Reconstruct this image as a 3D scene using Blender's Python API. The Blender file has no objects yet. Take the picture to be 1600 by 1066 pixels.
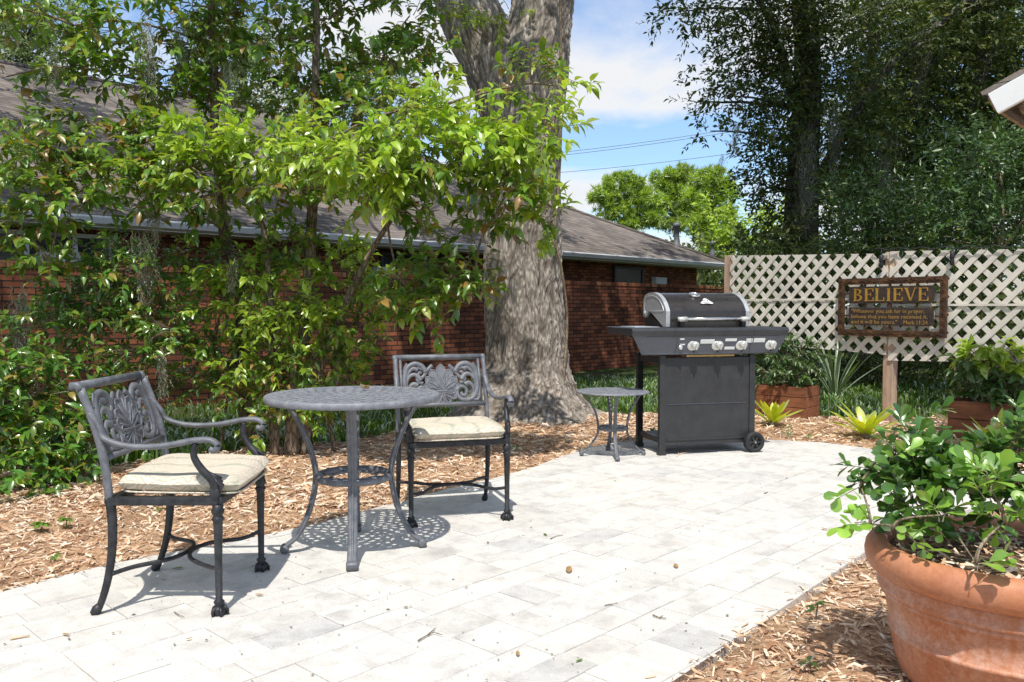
import bpy, bmesh, math, random
import numpy as np
from mathutils import Vector, Matrix, noise as mnoise

random.seed(7)
RNG = np.random.default_rng(11)
scene = bpy.context.scene
COL = scene.collection
R = math.radians
PI = math.pi

# ------------------------------------------------------------------ camera model
F_PX, CAM_H, PITCH = 1300.0, 1.12, math.atan(53 / 1300)
FWD = Vector((0, math.cos(PITCH), -math.sin(PITCH)))
UPV = Vector((0, math.sin(PITCH), math.cos(PITCH)))

def ray(px, py):
    return FWD * F_PX + Vector((1, 0, 0)) * (px - 800) - UPV * (py - 533)

def at(px, py, Y):
    "world point seen at a photo pixel, at depth Y"
    d = ray(px, py)
    return Vector((0, 0, CAM_H)) + d * (Y / d.y)

def G(px, py, z=0.0):
    "world ground point seen at a photo pixel"
    d = ray(px, py)
    return Vector((0, 0, CAM_H)) + d * ((z - CAM_H) / d.z)

# ------------------------------------------------------------------ object helpers
def thing(name, label, cat, loc=(0, 0, 0), rotz=0.0, group=None):
    o = bpy.data.objects.new(name, None)
    COL.objects.link(o)
    o.empty_display_size = 0.1
    o.location = loc
    o.rotation_euler = (0, 0, rotz)
    o['label'] = label
    o['category'] = cat
    if group:
        o['group'] = group
    return o

def tag(o, label, cat, group=None):
    o['label'] = label
    o['category'] = cat
    if group:
        o['group'] = group
    return o

def struct(o):
    o['kind'] = 'structure'
    return o

def stuff(o, label, cat):
    o['kind'] = 'stuff'
    o['label'] = label
    o['category'] = cat
    return o

def dup(root, loc, rotz, label, group=None):
    r = root.copy(); COL.objects.link(r)
    r.location = loc; r.rotation_euler = (0, 0, rotz); r['label'] = label
    if group: r['group'] = group
    for ch in list(root.children):
        c = ch.copy(); COL.objects.link(c); c.parent = r
        for g in list(ch.children):
            d = g.copy(); COL.objects.link(d); d.parent = c
    return r

class MB:
    "collects shapes, links them as one mesh object"
    def __init__(self):
        self.v = []; self.f = []; self.sm = []
    def add(self, verts, faces, smooth=False, M=None):
        b = len(self.v)
        if M is not None:
            verts = [M @ Vector(p) for p in verts]
        self.v += [tuple(p) for p in verts]
        for f in faces:
            self.f.append(tuple(i + b for i in f)); self.sm.append(smooth)
    def box(self, c, s, M=None, bev=0.0):
        x, y, z = (q / 2 for q in s)
        if bev <= 0:
            vs = [(c[0] + a * x, c[1] + b * y, c[2] + d * z) for d in (-1, 1) for a, b in ((-1, -1), (1, -1), (1, 1), (-1, 1))]
            fs = [(3, 2, 1, 0), (4, 5, 6, 7), (0, 1, 5, 4), (1, 2, 6, 5), (2, 3, 7, 6), (3, 0, 4, 7)]
            self.add(vs, fs, False, M)
        else:
            bm = bmesh.new()
            bmesh.ops.create_cube(bm, size=1.0)
            for v in bm.verts:
                v.co = Vector((v.co.x * s[0], v.co.y * s[1], v.co.z * s[2]))
            bmesh.ops.bevel(bm, geom=list(bm.edges), offset=min(bev, min(s) * 0.45), segments=2, profile=0.6, affect='EDGES')
            bm.verts.index_update()
            vs = [(v.co.x + c[0], v.co.y + c[1], v.co.z + c[2]) for v in bm.verts]
            fs = [tuple(v.index for v in f.verts) for f in bm.faces]
            bm.free()
            self.add(vs, fs, False, M)
    def tube(self, path, rad, n=8, M=None, flat=None, up=None, cap=True, smooth=True):
        "path of points; rad number or list; flat = ratio of the second radius; up = preferred side of the flat axis"
        P = [Vector(p) for p in path]
        m = len(P)
        rr = rad if isinstance(rad, (list, tuple)) else [rad] * m
        vs = []; prev = None
        for i in range(m):
            t = (P[min(i + 1, m - 1)] - P[max(i - 1, 0)])
            if t.length < 1e-9: t = Vector((0, 0, 1))
            t.normalize()
            if up is not None:
                a = Vector(up) - t * t.dot(Vector(up))
            elif prev is not None:
                a = prev - t * t.dot(prev)
            else:
                q = Vector((0, 0, 1)) if abs(t.z) < 0.9 else Vector((1, 0, 0))
                a = q - t * t.dot(q)
            if a.length < 1e-6:
                a = t.orthogonal()
            a.normalize(); b = t.cross(a); prev = a
            fa = 1.0 if flat is None else flat
            for k in range(n):
                an = 2 * PI * k / n
                vs.append(P[i] + a * (math.cos(an) * rr[i] * fa) + b * (math.sin(an) * rr[i]))
        fs = [(i * n + k, i * n + (k + 1) % n, (i + 1) * n + (k + 1) % n, (i + 1) * n + k) for i in range(m - 1) for k in range(n)]
        if cap:
            fs.append(tuple(range(n - 1, -1, -1))); fs.append(tuple((m - 1) * n + k for k in range(n)))
        self.add(vs, fs, smooth, M)
    def lathe(self, prof, n=24, M=None, smooth=True, cap=True):
        vs = [(r * math.cos(2 * PI * k / n), r * math.sin(2 * PI * k / n), z) for r, z in prof for k in range(n)]
        m = len(prof)
        fs = [(i * n + k, i * n + (k + 1) % n, (i + 1) * n + (k + 1) % n, (i + 1) * n + k) for i in range(m - 1) for k in range(n)]
        if cap:
            fs.append(tuple(range(n - 1, -1, -1))); fs.append(tuple((m - 1) * n + k for k in range(n)))
        self.add(vs, fs, smooth, M)
    def prism(self, pts, d0, d1, M=None):
        "outline in x,y extruded from z=d0 to z=d1 (counter-clockwise outline)"
        n = len(pts)
        vs = [(p[0], p[1], d0) for p in pts] + [(p[0], p[1], d1) for p in pts]
        fs = [tuple(range(n - 1, -1, -1)), tuple(range(n, 2 * n))] + [(i, (i + 1) % n, n + (i + 1) % n, n + i) for i in range(n)]
        self.add(vs, fs, False, M)
    def ball(self, c, r, M=None, nu=12, nv=8):
        r = r if isinstance(r, (tuple, list)) else (r, r, r)
        vs = []; fs = []
        for j in range(1, nv):
            ph = PI * j / nv
            for i in range(nu):
                th = 2 * PI * i / nu
                vs.append((c[0] + r[0] * math.sin(ph) * math.cos(th), c[1] + r[1] * math.sin(ph) * math.sin(th), c[2] + r[2] * math.cos(ph)))
        top = len(vs); vs.append((c[0], c[1], c[2] + r[2])); bot = len(vs); vs.append((c[0], c[1], c[2] - r[2]))
        for j in range(nv - 2):
            for i in range(nu):
                a = j * nu + i; b = j * nu + (i + 1) % nu
                fs.append((a, a + nu, b + nu, b))
        for i in range(nu):
            fs.append((top, i, (i + 1) % nu)); k = (nv - 2) * nu
            fs.append((bot, k + (i + 1) % nu, k + i))
        self.add(vs, fs, True, M)
    def build(self, name, mat, parent=None):
        return mesh_obj(name, self.v, self.f, mat, parent, self.sm)

def mesh_obj(name, v, f, mat, parent=None, sm=None):
    me = bpy.data.meshes.new(name)
    if isinstance(v, np.ndarray): v = v.tolist()
    me.from_pydata(v, [], f)
    if sm is not None and len(sm) == len(me.polygons):
        me.polygons.foreach_set('use_smooth', list(sm))
    me.update()
    me.materials.append(mat)
    o = bpy.data.objects.new(name, me)
    COL.objects.link(o)
    if parent is not None: o.parent = parent
    return o

def bez(p0, p1, p2, p3, n=10):
    p0, p1, p2, p3 = map(Vector, (p0, p1, p2, p3)); out = []
    for i in range(n + 1):
        t = i / n; s = 1 - t
        out.append(p0 * s**3 + p1 * (3 * s * s * t) + p2 * (3 * s * t * t) + p3 * t**3)
    return out

def spline(pts, n=6):
    P = [Vector(p) for p in pts]; out = []
    for i in range(len(P) - 1):
        a = P[max(i - 1, 0)]; b = P[i]; c = P[i + 1]; d = P[min(i + 2, len(P) - 1)]
        for k in range(n):
            t = k / n
            out.append(0.5 * (2 * b + (c - a) * t + (2 * a - 5 * b + 4 * c - d) * t * t + (3 * b - a - 3 * c + d) * t**3))
    out.append(P[-1])
    return out

def lerpl(a, b, n):
    return [a + (b - a) * i / (n - 1) for i in range(n)]

# ------------------------------------------------------------------ materials
class NT:
    def __init__(self, name):
        self.m = bpy.data.materials.new(name); self.m.use_nodes = True
        self.t = self.m.node_tree; self.t.nodes.clear()
        self.out = self.t.nodes.new('ShaderNodeOutputMaterial')
    def n(self, typ, **kw):
        nd = self.t.nodes.new(typ)
        for k, v in kw.items(): setattr(nd, k, v)
        return nd
    def l(self, a, b): self.t.links.new(a, b)
    def coord(self, which='Object'):
        return self.n('ShaderNodeTexCoord').outputs[which]
    def mapping(self, vec, scale=(1, 1, 1), rot=(0, 0, 0), loc=(0, 0, 0)):
        m = self.n('ShaderNodeMapping'); self.l(vec, m.inputs['Vector'])
        m.inputs['Scale'].default_value = scale; m.inputs['Rotation'].default_value = rot; m.inputs['Location'].default_value = loc
        return m.outputs[0]
    def noise(self, vec, scale, detail=4, rough=0.55, dist=0.0):
        x = self.n('ShaderNodeTexNoise'); self.l(vec, x.inputs['Vector'])
        x.inputs['Scale'].default_value = scale; x.inputs['Detail'].default_value = detail
        x.inputs['Roughness'].default_value = rough; x.inputs['Distortion'].default_value = dist
        return x.outputs['Fac']
    def voro(self, vec, scale, feature='F1', out='Distance'):
        x = self.n('ShaderNodeTexVoronoi', feature=feature); self.l(vec, x.inputs['Vector']); x.inputs['Scale'].default_value = scale
        return x.outputs[out]
    def ramp(self, fac, stops, interp='LINEAR'):
        r = self.n('ShaderNodeValToRGB'); self.l(fac, r.inputs['Fac']); cr = r.color_ramp; cr.interpolation = interp
        while len(cr.elements) < len(stops): cr.elements.new(0.5)
        for e, (p, c) in zip(cr.elements, stops):
            e.position = p
            e.color = (c, c, c, 1) if isinstance(c, (int, float)) else (c[0], c[1], c[2], 1)
        return r.outputs['Color']
    def mix(self, fac, a, b, blend='MIX'):
        m = self.n('ShaderNodeMix', data_type='RGBA', blend_type=blend)
        for sock, val in ((m.inputs[0], fac), (m.inputs[6], a), (m.inputs[7], b)):
            if isinstance(val, bpy.types.NodeSocket): self.l(val, sock)
            elif isinstance(val, (int, float)): sock.default_value = val
            else: sock.default_value = (val[0], val[1], val[2], 1)
        return m.outputs[2]
    def math(self, op, a, b=None, clamp=False):
        m = self.n('ShaderNodeMath', operation=op, use_clamp=clamp)
        for s, v in ((m.inputs[0], a), (m.inputs[1], b)):
            if v is None: continue
            if isinstance(v, bpy.types.NodeSocket): self.l(v, s)
            else: s.default_value = v
        return m.outputs[0]
    def bump(self, h, strength=0.5, dist=0.01, nrm=None):
        b = self.n('ShaderNodeBump'); self.l(h, b.inputs['Height'])
        b.inputs['Strength'].default_value = strength; b.inputs['Distance'].default_value = dist
        if nrm is not None: self.l(nrm, b.inputs['Normal'])
        return b.outputs[0]
    def island(self):
        return self.n('ShaderNodeNewGeometry').outputs['Random Per Island']
    def pbr(self, col, rough=0.6, metal=0.0, nrm=None, spec=0.5, coat=0.0, emit=None, estr=0.0):
        p = self.n('ShaderNodeBsdfPrincipled')
        for key, val in (('Base Color', col), ('Roughness', rough), ('Metallic', metal), ('Specular IOR Level', spec), ('Coat Weight', coat)):
            s = p.inputs[key]
            if isinstance(val, bpy.types.NodeSocket): self.l(val, s)
            elif isinstance(val, (int, float)): s.default_value = val
            else: s.default_value = (val[0], val[1], val[2], 1)
        if nrm is not None: self.l(nrm, p.inputs['Normal'])
        if emit is not None:
            p.inputs['Emission Color'].default_value = (*emit, 1); p.inputs['Emission Strength'].default_value = estr
        self.l(p.outputs[0], self.out.inputs['Surface'])
        return self.m

def m_worn(name, dark, light, scale=30, rough=(0.35, 0.6), metal=0.0, bump=0.15, coat=0.0, lo=0.4, hi=0.7, spec=0.5):
    t = NT(name); c = t.coord()
    a = t.noise(c, scale, 6, 0.6); b = t.noise(c, scale * 6, 4, 0.6)
    s = t.math('ADD', t.math('MULTIPLY', a, 0.7), t.math('MULTIPLY', b, 0.3))
    col = t.ramp(s, [(lo, dark), (hi, light)])
    ro = t.ramp(s, [(0.3, rough[0]), (0.7, rough[1])])
    return t.pbr(col, ro, metal, t.bump(b, bump, 0.004), spec, coat)

def m_leaf(name, cols, trans=0.35, rough=0.38, gloss=0.10, nscale=1.6, tcol=None, ncon=(0.55, 1.25)):
    "leaf material: colour per leaf from a ramp, tinted by a large soft noise; light passes through"
    t = NT(name)
    isl = t.island()
    k = len(cols)
    col = t.ramp(isl, [((i + 0.5) / k if k > 1 else 0.5, c) for i, c in enumerate(cols)])
    nz = t.noise(t.coord(), nscale, 5, 0.65)
    col = t.mix(1.0, col, t.ramp(nz, [(0.3, ncon[0]), (0.7, ncon[1])]), 'MULTIPLY')
    d = t.n('ShaderNodeBsdfDiffuse'); t.l(col, d.inputs['Color'])
    tr = t.n('ShaderNodeBsdfTranslucent')
    t.l(t.mix(1.0, col, tcol or (1.5, 1.45, 0.35), 'MULTIPLY'), tr.inputs['Color'])
    mx = t.n('ShaderNodeMixShader'); mx.inputs[0].default_value = trans
    t.l(d.outputs[0], mx.inputs[1]); t.l(tr.outputs[0], mx.inputs[2])
    g = t.n('ShaderNodeBsdfGlossy'); g.inputs['Color'].default_value = (0.9, 0.95, 0.85, 1); g.inputs['Roughness'].default_value = rough
    lw = t.n('ShaderNodeFresnel'); lw.inputs['IOR'].default_value = 1.45
    fac = t.math('ADD', t.math('MULTIPLY', lw.outputs[0], 0.36), gloss * 0.2, True)
    m2 = t.n('ShaderNodeMixShader'); t.l(fac, m2.inputs[0])
    t.l(mx.outputs[0], m2.inputs[1]); t.l(g.outputs[0], m2.inputs[2])
    t.l(m2.outputs[0], t.out.inputs['Surface'])
    return t.m

def m_bark(name, dark, light, sc=(14, 14, 4), strength=0.9, dist=0.03):
    t = NT(name); c = t.coord()
    w = t.mapping(c, sc)
    n1 = t.noise(w, 1.0, 5, 0.65, 0.6)
    v = t.voro(w, 1.3, 'DISTANCE_TO_EDGE')
    fine = t.noise(c, 70, 4, 0.7)
    crack = t.ramp(v, [(0.0, 0.0), (0.16, 1.0)])
    h = t.math('ADD', t.math('MULTIPLY', crack, 0.55), t.math('MULTIPLY', n1, 0.45))
    hh = t.math('ADD', h, t.math('MULTIPLY', fine, 0.3))
    col = t.ramp(hh, [(0.25, dark), (0.8, light), (1.05, tuple(min(1, x * 1.35) for x in light))])
    big = t.noise(c, 1.7, 4, 0.6)
    col = t.mix(1.0, col, t.ramp(big, [(0.3, 0.7), (0.7, 1.2)]), 'MULTIPLY')
    return t.pbr(col, 0.95, 0, t.bump(hh, strength, dist), 0.15)

def m_wood(name, dark, light, axis=0, sc=4.0, rough=0.8):
    t = NT(name); c = t.coord()
    s = [sc * 9] * 3; s[axis] = sc
    g = t.noise(t.mapping(c, s), 1.0, 6, 0.65, 0.4)
    big = t.noise(c, 5, 3)
    col = t.ramp(g, [(0.3, dark), (0.7, light)])
    col = t.mix(1.0, col, t.ramp(big, [(0.3, 0.75), (0.7, 1.15)]), 'MULTIPLY')
    isl = t.island()
    col = t.mix(1.0, col, t.ramp(isl, [(0, 0.8), (1, 1.15)]), 'MULTIPLY')
    return t.pbr(col, rough, 0, t.bump(g, 0.3, 0.004), 0.3)

def m_flat(name, col, rough=0.6, metal=0.0, var=0.12, sc=12, spec=0.5, coat=0.0, bump=0.0):
    t = NT(name); c = t.coord()
    z = t.noise(c, sc, 5, 0.6)
    cc = t.ramp(z, [(0.25, tuple(x * (1 - var) for x in col)), (0.75, tuple(min(1, x * (1 + var)) for x in col))])
    return t.pbr(cc, rough, metal, t.bump(z, bump, 0.003) if bump else None, spec, coat)

M = {}
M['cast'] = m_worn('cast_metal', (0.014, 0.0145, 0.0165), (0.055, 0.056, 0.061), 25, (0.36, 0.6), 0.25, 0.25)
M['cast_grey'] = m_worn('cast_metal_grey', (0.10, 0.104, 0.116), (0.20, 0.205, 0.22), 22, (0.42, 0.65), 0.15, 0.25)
M['cast_top'] = m_worn('table_top_metal', (0.16, 0.165, 0.185), (0.30, 0.305, 0.325), 30, (0.45, 0.7), 0.1, 0.35)
M['grill_black'] = m_worn('grill_black', (0.010, 0.010, 0.011), (0.022, 0.022, 0.023), 18, (0.34, 0.55), 0.0, 0.05)
M['grill_panel'] = m_worn('grill_panel', (0.022, 0.022, 0.023), (0.040, 0.040, 0.040), 9, (0.42, 0.62), 0.0, 0.04)
M['grill_ctrl'] = m_worn('grill_control', (0.080, 0.087, 0.104), (0.108, 0.116, 0.134), 8, (0.30, 0.46), 0.15, 0.03)
M['grill_lip'] = m_worn('grill_lip', (0.030, 0.031, 0.034), (0.046, 0.047, 0.05), 14, (0.35, 0.5), 0.0, 0.05)
M['grill_lid'] = m_worn('grill_lid', (0.026, 0.022, 0.020), (0.042, 0.037, 0.033), 10, (0.22, 0.36), 0.2, 0.03, 0.2)
M['silver'] = m_worn('silver_paint', (0.46, 0.47, 0.49), (0.60, 0.61, 0.63), 16, (0.32, 0.46), 0.5, 0.03)
M['chrome'] = m_worn('polished_steel', (0.66, 0.65, 0.63), (0.8, 0.79, 0.77), 20, (0.12, 0.25), 0.9, 0.02)
M['knob'] = m_worn('knob_silver', (0.62, 0.61, 0.58), (0.75, 0.74, 0.71), 40, (0.2, 0.35), 0.4, 0.02)
M['brass'] = m_worn('tray_metal', (0.45, 0.30, 0.12), (0.62, 0.45, 0.22), 20, (0.25, 0.4), 0.7, 0.05)
M['mark'] = m_flat('white_print', (0.75, 0.75, 0.73), 0.5, 0, 0.03)
M['rubber'] = m_flat('black_rubber', (0.016, 0.016, 0.017), 0.65, 0, 0.2, 40)
M['white'] = m_flat('white_paint', (0.78, 0.78, 0.77), 0.5, 0, 0.05, 5, bump=0.05)
M['dirtywood'] = m_wood('weathered_wood', (0.18, 0.11, 0.07), (0.42, 0.30, 0.2), 0, 5)
M['gutter'] = m_flat('gutter_paint', (0.62, 0.63, 0.65), 0.5, 0, 0.14, 2.0)
M['dark'] = m_flat('dark_glass', (0.012, 0.014, 0.016), 0.12, 0, 0.1)
def m_oakbark():
    t = NT('oak_bark'); c = t.coord(); at_ = t.n('ShaderNodeAttribute', attribute_name='ridge'); h = at_.outputs['Fac']
    fine = t.noise(t.mapping(c, (70, 70, 26)), 1.0, 5, 0.7); big = t.noise(c, 1.6, 4, 0.6)
    hh = t.math('ADD', h, t.math('MULTIPLY', t.math('SUBTRACT', fine, 0.5), 0.9))
    col = t.ramp(hh, [(0.05, (0.032, 0.026, 0.022)), (0.36, (0.175, 0.148, 0.12)), (0.85, (0.34, 0.297, 0.25)), (1.3, (0.46, 0.41, 0.35))])
    col = t.mix(1.0, col, t.ramp(big, [(0.3, 0.8), (0.7, 1.12)]), 'MULTIPLY')
    return t.pbr(col, 0.95, 0, t.bump(hh, 0.7, 0.010), 0.12)
M['oakbark'] = m_oakbark()
M['bark'] = m_bark('camphor_bark', (0.045, 0.034, 0.025), (0.20, 0.155, 0.11), (30, 30, 8), 0.6, 0.01)
M['twig'] = m_bark('twig_bark', (0.07, 0.055, 0.04), (0.24, 0.19, 0.13), (40, 40, 12), 0.3, 0.004)
M['forestbark'] = m_bark('forest_bark', (0.04, 0.036, 0.032), (0.16, 0.145, 0.125), (14, 14, 4), 0.9, 0.03)
M['moss'] = m_leaf('spanish_moss', [(0.22, 0.21, 0.15), (0.36, 0.34, 0.25), (0.28, 0.27, 0.20)], 0.2, 0.9, 0.0, 3, (1.1, 1.1, 0.8))

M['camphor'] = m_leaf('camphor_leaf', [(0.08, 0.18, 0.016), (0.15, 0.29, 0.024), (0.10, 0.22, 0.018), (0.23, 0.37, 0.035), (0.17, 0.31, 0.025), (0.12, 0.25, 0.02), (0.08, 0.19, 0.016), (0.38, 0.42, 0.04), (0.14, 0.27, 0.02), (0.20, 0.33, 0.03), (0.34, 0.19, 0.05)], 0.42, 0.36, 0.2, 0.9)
M['camphor_bright'] = m_leaf('camphor_sunlit_leaf', [(0.29, 0.46, 0.03), (0.42, 0.58, 0.05), (0.35, 0.52, 0.04), (0.52, 0.64, 0.08), (0.18, 0.33, 0.02), (0.25, 0.41, 0.03), (0.38, 0.50, 0.05)], 0.42, 0.34, 0.25, 1.3)  # lighter copy of the camphor leaf, sunlight put into the colour
M['shrub'] = m_leaf('glossy_shrub_leaf', [(0.05, 0.15, 0.018), (0.09, 0.24, 0.024), (0.14, 0.30, 0.03), (0.06, 0.18, 0.02), (0.26, 0.35, 0.035), (0.08, 0.21, 0.02), (0.11, 0.26, 0.025), (0.34, 0.26, 0.05)], 0.35, 0.28, 0.3, 1.2)
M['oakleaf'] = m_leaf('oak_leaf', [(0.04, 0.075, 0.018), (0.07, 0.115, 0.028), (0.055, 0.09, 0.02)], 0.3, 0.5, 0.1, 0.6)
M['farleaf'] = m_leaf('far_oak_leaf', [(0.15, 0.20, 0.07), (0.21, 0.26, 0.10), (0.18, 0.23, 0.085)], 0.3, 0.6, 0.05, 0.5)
M['darkleaf'] = m_leaf('forest_leaf', [(0.034, 0.062, 0.008), (0.06, 0.10, 0.014), (0.042, 0.08, 0.010), (0.11, 0.15, 0.02), (0.05, 0.085, 0.012), (0.16, 0.17, 0.03)], 0.28, 0.5, 0.05, 0.5)  # shade of the wood put into these dark leaf colours
M['midleaf'] = m_leaf('understorey_leaf', [(0.04, 0.095, 0.018), (0.075, 0.15, 0.028), (0.055, 0.12, 0.02)], 0.32, 0.4, 0.2, 0.7)
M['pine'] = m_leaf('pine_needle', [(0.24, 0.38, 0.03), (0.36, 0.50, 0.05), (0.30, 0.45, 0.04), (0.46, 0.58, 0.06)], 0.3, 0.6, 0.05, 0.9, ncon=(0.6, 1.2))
M['lime'] = m_leaf('bromeliad_leaf', [(0.50, 0.56, 0.03), (0.60, 0.66, 0.05), (0.42, 0.52, 0.03)], 0.35, 0.3, 0.3, 8, ncon=(0.8, 1.15))
M['yucca'] = m_leaf('strap_leaf', [(0.16, 0.23, 0.13), (0.24, 0.31, 0.18), (0.19, 0.27, 0.14)], 0.2, 0.4, 0.2, 4)
M['potleaf'] = m_leaf('pot_shrub_leaf', [(0.05, 0.135, 0.022), (0.085, 0.20, 0.028), (0.065, 0.165, 0.024), (0.15, 0.29, 0.04)], 0.32, 0.3, 0.3, 4)
M['potbright'] = m_leaf('pot_young_leaf', [(0.24, 0.46, 0.06), (0.32, 0.55, 0.08), (0.17, 0.36, 0.05)], 0.4, 0.3, 0.25, 4)
M['grass'] = m_leaf('grass_blade', [(0.07, 0.16, 0.016), (0.13, 0.26, 0.025), (0.10, 0.20, 0.02), (0.20, 0.30, 0.04)], 0.35, 0.5, 0.1, 1.2)
M['dryleaf'] = m_leaf('dry_leaf', [(0.42, 0.24, 0.09), (0.5, 0.32, 0.14), (0.3, 0.15, 0.06)], 0.2, 0.6, 0.05, 8, (1.2, 1, 0.7))
M['weed'] = m_leaf('weed_leaf', [(0.12, 0.25, 0.03), (0.18, 0.33, 0.05)], 0.35, 0.4, 0.1, 5)

def m_brick():
    t = NT('brick'); c = t.coord()
    s = t.n('ShaderNodeSeparateXYZ'); t.l(c, s.inputs[0])
    k = t.n('ShaderNodeCombineXYZ'); t.l(t.math('ADD', s.outputs[0], s.outputs[1]), k.inputs[0]); t.l(s.outputs[2], k.inputs[1])
    b = t.n('ShaderNodeTexBrick'); t.l(k.outputs[0], b.inputs['Vector'])
    b.inputs['Scale'].default_value = 1.0; b.inputs['Brick Width'].default_value = 0.205; b.inputs['Row Height'].default_value = 0.068
    b.inputs['Mortar Size'].default_value = 0.0075; b.inputs['Mortar Smooth'].default_value = 0.2; b.inputs['Bias'].default_value = -0.1
    b.inputs['Color1'].default_value = (0.34, 0.115, 0.055, 1); b.inputs['Color2'].default_value = (0.085, 0.032, 0.022, 1)
    b.inputs['Mortar'].default_value = (0.035, 0.029, 0.026, 1)
    n1 = t.noise(c, 1.2, 5, 0.6); n2 = t.noise(c, 45, 4, 0.7)
    col = t.mix(1.0, b.outputs['Color'], t.ramp(n1, [(0.3, 0.55), (0.7, 1.25)]), 'MULTIPLY')
    col = t.mix(1.0, col, t.ramp(n2, [(0.25, 0.7), (0.75, 1.25)]), 'MULTIPLY')
    h = t.math('SUBTRACT', t.math('MULTIPLY', n2, 0.25), b.outputs['Fac'])
    return t.pbr(col, 0.85, 0, t.bump(h, 0.7, 0.008), 0.25)
M['brick'] = m_brick()

def m_shingle():
    t = NT('roof_shingle'); c = t.coord()
    s = t.n('ShaderNodeSeparateXYZ'); t.l(c, s.inputs[0])
    k = t.n('ShaderNodeCombineXYZ'); t.l(t.math('ADD', s.outputs[0], s.outputs[1]), k.inputs[0]); t.l(t.math('MULTIPLY', s.outputs[2], 2.3), k.inputs[1])
    b = t.n('ShaderNodeTexBrick'); t.l(k.outputs[0], b.inputs['Vector'])
    b.inputs['Scale'].default_value = 1.0; b.inputs['Brick Width'].default_value = 0.24; b.inputs['Row Height'].default_value = 0.14
    b.inputs['Mortar Size'].default_value = 0.007; b.inputs['Bias'].default_value = 0.0
    b.inputs['Color1'].default_value = (0.25, 0.215, 0.188, 1); b.inputs['Color2'].default_value = (0.155, 0.133, 0.118, 1)
    b.inputs['Mortar'].default_value = (0.06, 0.05, 0.045, 1)
    n1 = t.noise(t.mapping(c, (0.7, 0.7, 0.25)), 1.0, 5, 0.65); n2 = t.noise(c, 60, 3, 0.7)
    col = t.mix(1.0, b.outputs['Color'], t.ramp(n1, [(0.3, 0.55), (0.7, 1.25)]), 'MULTIPLY')
    col = t.mix(1.0, col, t.ramp(n2, [(0.25, 0.75), (0.75, 1.2)]), 'MULTIPLY')
    return t.pbr(col, 0.95, 0, t.bump(t.math('MULTIPLY', b.outputs['Fac'], -1.0), 0.6, 0.012), 0.1)
M['shingle'] = m_shingle()

def m_paver():
    t = NT('concrete_paver'); c = t.coord(); isl = t.island()
    base = t.ramp(isl, [(0.0, (0.56, 0.535, 0.495)), (0.10, (0.595, 0.57, 0.53)), (0.5, (0.625, 0.60, 0.555)), (0.86, (0.64, 0.612, 0.565)), (0.94, (0.58, 0.56, 0.53)), (1.0, (0.52, 0.505, 0.48))])
    vadd = t.n('ShaderNodeVectorMath', operation='ADD'); t.l(c, vadd.inputs[0]); kx = t.n('ShaderNodeCombineXYZ'); t.l(t.math('MULTIPLY', isl, 61.0), kx.inputs[2]); t.l(kx.outputs[0], vadd.inputs[1])
    n1 = t.noise(vadd.outputs[0], 6.5, 4, 0.6); n2 = t.noise(c, 130, 4, 0.75); n3 = t.noise(c, 1.1, 3, 0.5); n4 = t.noise(c, 22, 4, 0.7)
    col = t.mix(1.0, base, t.ramp(n1, [(0.28, 0.70), (0.52, 0.985)]), 'MULTIPLY')
    col = t.mix(1.0, col, t.ramp(n2, [(0.25, 0.80), (0.6, 1.06)]), 'MULTIPLY')
    col = t.mix(1.0, col, t.ramp(n4, [(0.3, 0.92), (0.6, 1.03)]), 'MULTIPLY')
    col = t.mix(t.math('MULTIPLY', t.ramp(n3, [(0.45, 0.0), (0.7, 1.0)]), 0.25), col, (0.66, 0.60, 0.50))
    h = t.math('ADD', n2, t.math('MULTIPLY', n4, 1.0))
    return t.pbr(col, 0.9, 0, t.bump(h, 0.35, 0.003), 0.2)
M['paver'] = m_paver()
M['joint'] = m_flat('joint_sand', (0.58, 0.56, 0.52), 0.95, 0, 0.25, 60)

def m_mulch_base():
    t = NT('mulch_base'); c = t.coord()
    a = t.noise(t.mapping(c, (60, 22, 60), (0, 0, 0.6)), 1, 5, 0.7, 0.8); b = t.noise(t.mapping(c, (22, 60, 60), (0, 0, 0.2)), 1, 5, 0.7, 0.8)
    s = t.math('ADD', t.math('MULTIPLY', a, 0.5), t.math('MULTIPLY', b, 0.5))
    col = t.ramp(s, [(0.3, (0.14, 0.068, 0.036)), (0.43, (0.38, 0.215, 0.12)), (0.56, (0.58, 0.39, 0.245)), (0.72, (0.68, 0.53, 0.37))])
    big = t.noise(c, 2.2, 4, 0.6)
    col = t.mix(1.0, col, t.ramp(big, [(0.3, 0.7), (0.7, 1.15)]), 'MULTIPLY')
    return t.pbr(col, 0.95, 0, t.bump(s, 1.0, 0.02), 0.1)
M['mulch'] = m_mulch_base()

def m_chip():
    t = NT('wood_chip'); isl = t.island()
    col = t.ramp(isl, [(0.0, (0.22, 0.11, 0.065)), (0.12, (0.42, 0.23, 0.125)), (0.3, (0.60, 0.385, 0.235)), (0.6, (0.72, 0.53, 0.365)), (0.84, (0.78, 0.64, 0.48)), (1.0, (0.70, 0.62, 0.53))])
    c = t.coord(); g = t.noise(t.mapping(c, (90, 90, 90)), 1.0, 3)
    col = t.mix(1.0, col, t.ramp(g, [(0.3, 0.78), (0.7, 1.15)]), 'MULTIPLY')
    return t.pbr(col, 0.85, 0, None, 0.25)
M['chip'] = m_chip()

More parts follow.
